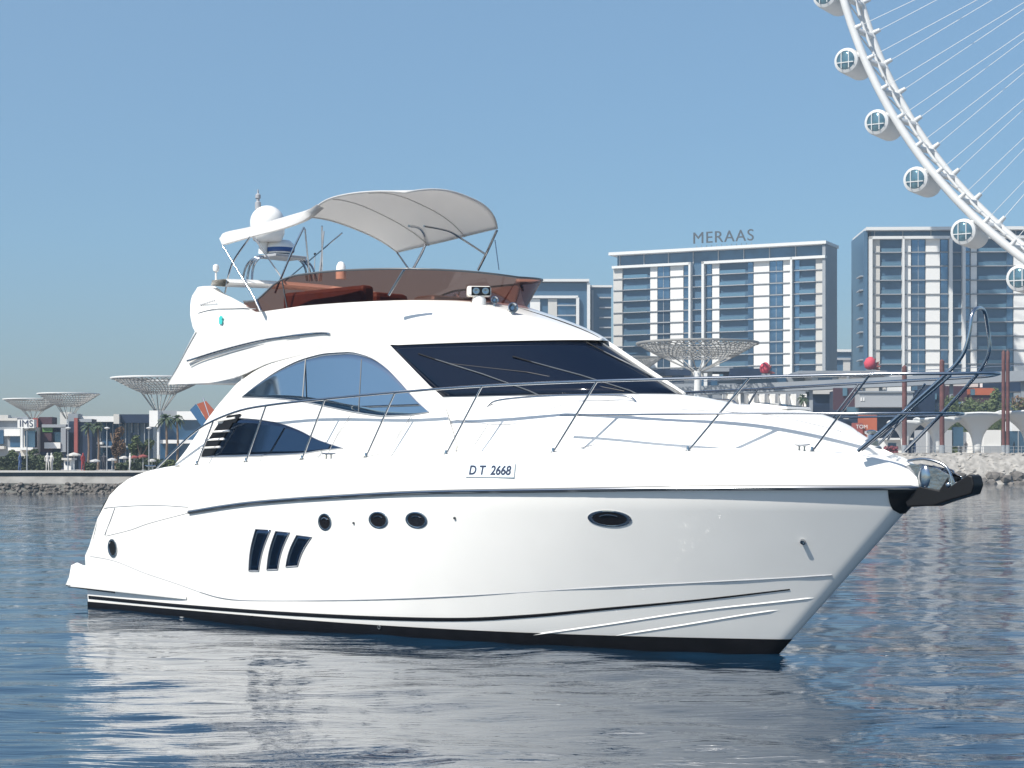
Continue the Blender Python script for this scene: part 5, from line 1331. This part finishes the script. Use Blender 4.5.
# promenade railing
def railing(px0, px1, D, label, zb, h=1.0):
    x0, x1 = X_(px0, D), X_(px1, D); t = thing('railing', label, 'railing', (x0, D, zb)); n = int((x1 - x0) / 1.1)
    o = MB().box(-.03, .03, -.03, .03, 0, h).build('post', M_grey, t)
    for i in range(1, min(n, 99)): c = o.copy(); C.objects.link(c); c.location.x = (x1 - x0) * i / n
    for z in (h, h * .5): MB().tube([(0, 0, z), (x1 - x0, 0, z)], .03, 5).build('rail', M_grey, t)
railing(912, 1045, 261.5, 'thin grey railing along the top of the rock bank', zg)
# lamp posts and planters on the left promenade
for i, (px, l) in enumerate([(27, 'thin lamp post in front of the lettered shop front'), (68, 'thin lamp post beside the white balcony block'), (107, 'thin lamp post left of the reddish tree'), (149, 'thin lamp post left of the white corner block')]):
    t = thing('street_lamp', l, 'street lamp', (X_(px, 184), 184, ZL), 0, 'lamp posts on the left promenade')
    MB().tube([(0, 0, 0), (0, 0, 4.2)], [.07, .045], 7).build('post', M_grey, t, smooth=60); MB().lathe([(.05, 4.2), (.28, 4.3), (.3, 4.36), (.05, 4.45)], None, 12).build('lamp_head', M_wframe, t, smooth=40)
bparts('beach_kiosk', 'small white kiosk with a pale roof among the parasols', 'kiosk', 188, [('wall', M_white, 64, 460, 71, 470, 0, 1.6), ('roof', M_beige, 62.5, 458, 72.5, 460, -.4, 2.3), ('hatch', M_gld, 65.5, 461.5, 69.5, 465, -.05, .1)])
for i, (px, l) in enumerate([(90, 'row of dark planters, the one below the left palms'), (121, 'dark planter beside the reddish tree'), (136, 'dark planter below the red parasols')]):
    hedge(px - 5, px + 5, 464, 183, l.replace('dark planter', 'low shrub clump').replace('row of dark planters, the one', 'low shrub clump'), M_hedge, n=260, seed=20 + i)
# towers across the channel to the left, out of the picture but mirrored in the saloon windows
def mirror_block(label, x, y0, y1, h):
    t = thing('apartment_tower', label, 'tower', (x, (y0 + y1) / 2, -1)); w_ = (y1 - y0) / 2
    MB().box(-14, 0, -w_, w_, 0, h).build('wall', M_body, t); MB().box(-14.5, .6, -w_ - .5, w_ + .5, h, h + .8).build('roof', M_wframe, t)
    me = None
    for f in range(int(h / 3.4)):
        if me is None: me = MB().box(0, .9, -w_, w_, -.12, .12).build('floor_slab', M_slab, t); o = me
        else: o = me.copy(); C.objects.link(o)
        o.location = (0, 0, 3.4 * f + 3)
    for k in range(int(2 * w_ / 6)): MB().box(0, .6, -w_ + 6 * k + 1, -w_ + 6 * k + 2.6, 0, h).build('panel', M_beige, t)
mirror_block('broad lower tower across the channel beyond the left edge', -320, 18, 100, 66)
mirror_block('taller tower across the channel beyond the left edge', -316, 76, 98, 92)
mirror_block('slim tower across the channel nearest the camera beyond the left edge', -314, 34, 44, 79)
MB_ = MB().box(-345, -300, 5, 130, -3, 1.5); tag(MB_.build('quay_ground', M_conc), kind='structure')
# rusty mooring piles
for px, pt, l in ((904.5, 367, 'single rust red pile, leftmost and shortest'), (942, 361, 'single rust red pile in front of the left vault'), (1003.5, 352, 'rust red pile, left one of the close pair'), (1007.8, 352, 'rust red pile, right one of the close pair')):
    D = 262.5; t = thing('mooring_pile', l, 'pile', (X_(px, D), D, zg - 2), 0, 'rust red piles'); h = Z_(pt, D) - zg + 2; r = .27 if px > 1000 else .36
    MB().lathe([(r, 1.9), (r, h - 1.4)], None, 14).build('shaft', M_rust, t, smooth=40); MB().lathe([(r * 1.15, 0), (r * 1.15, 3.2)], None, 14).build('sleeve', M_grey, t, smooth=40); MB().lathe([(r, h - 1.4), (r, h), (.02, h + .3)], None, 14).build('cap', M_rust, t, smooth=40)
# flower bed
hedge(884, 898, 447, 263, 'low red flowering shrubs at the left end of the rock bank', mat('red_flowers', (.2, .05, .06), .8, var=.5, scale=3), zg, 300, 13)

# ---- haze
hz = MB().box(-900, 900, -60, 1000, -4, 295).build('haze', MATS['white_canvas'] if False else M_grey); hz.data.materials.clear()
mh = bpy.data.materials.new('haze_air'); mh.use_nodes = True; t = mh.node_tree; t.nodes.clear()
oo = t.nodes.new('ShaderNodeOutputMaterial'); pvn = t.nodes.new('ShaderNodeVolumePrincipled'); pvn.inputs['Color'].default_value = (.62, .82, 1, 1); pvn.inputs["Density"].default_value = .00045; pvn.inputs['Anisotropy'].default_value = .2
t.links.new(pvn.outputs[0], oo.inputs['Volume']); hz.data.materials.append(mh); tag(hz, kind='stuff')
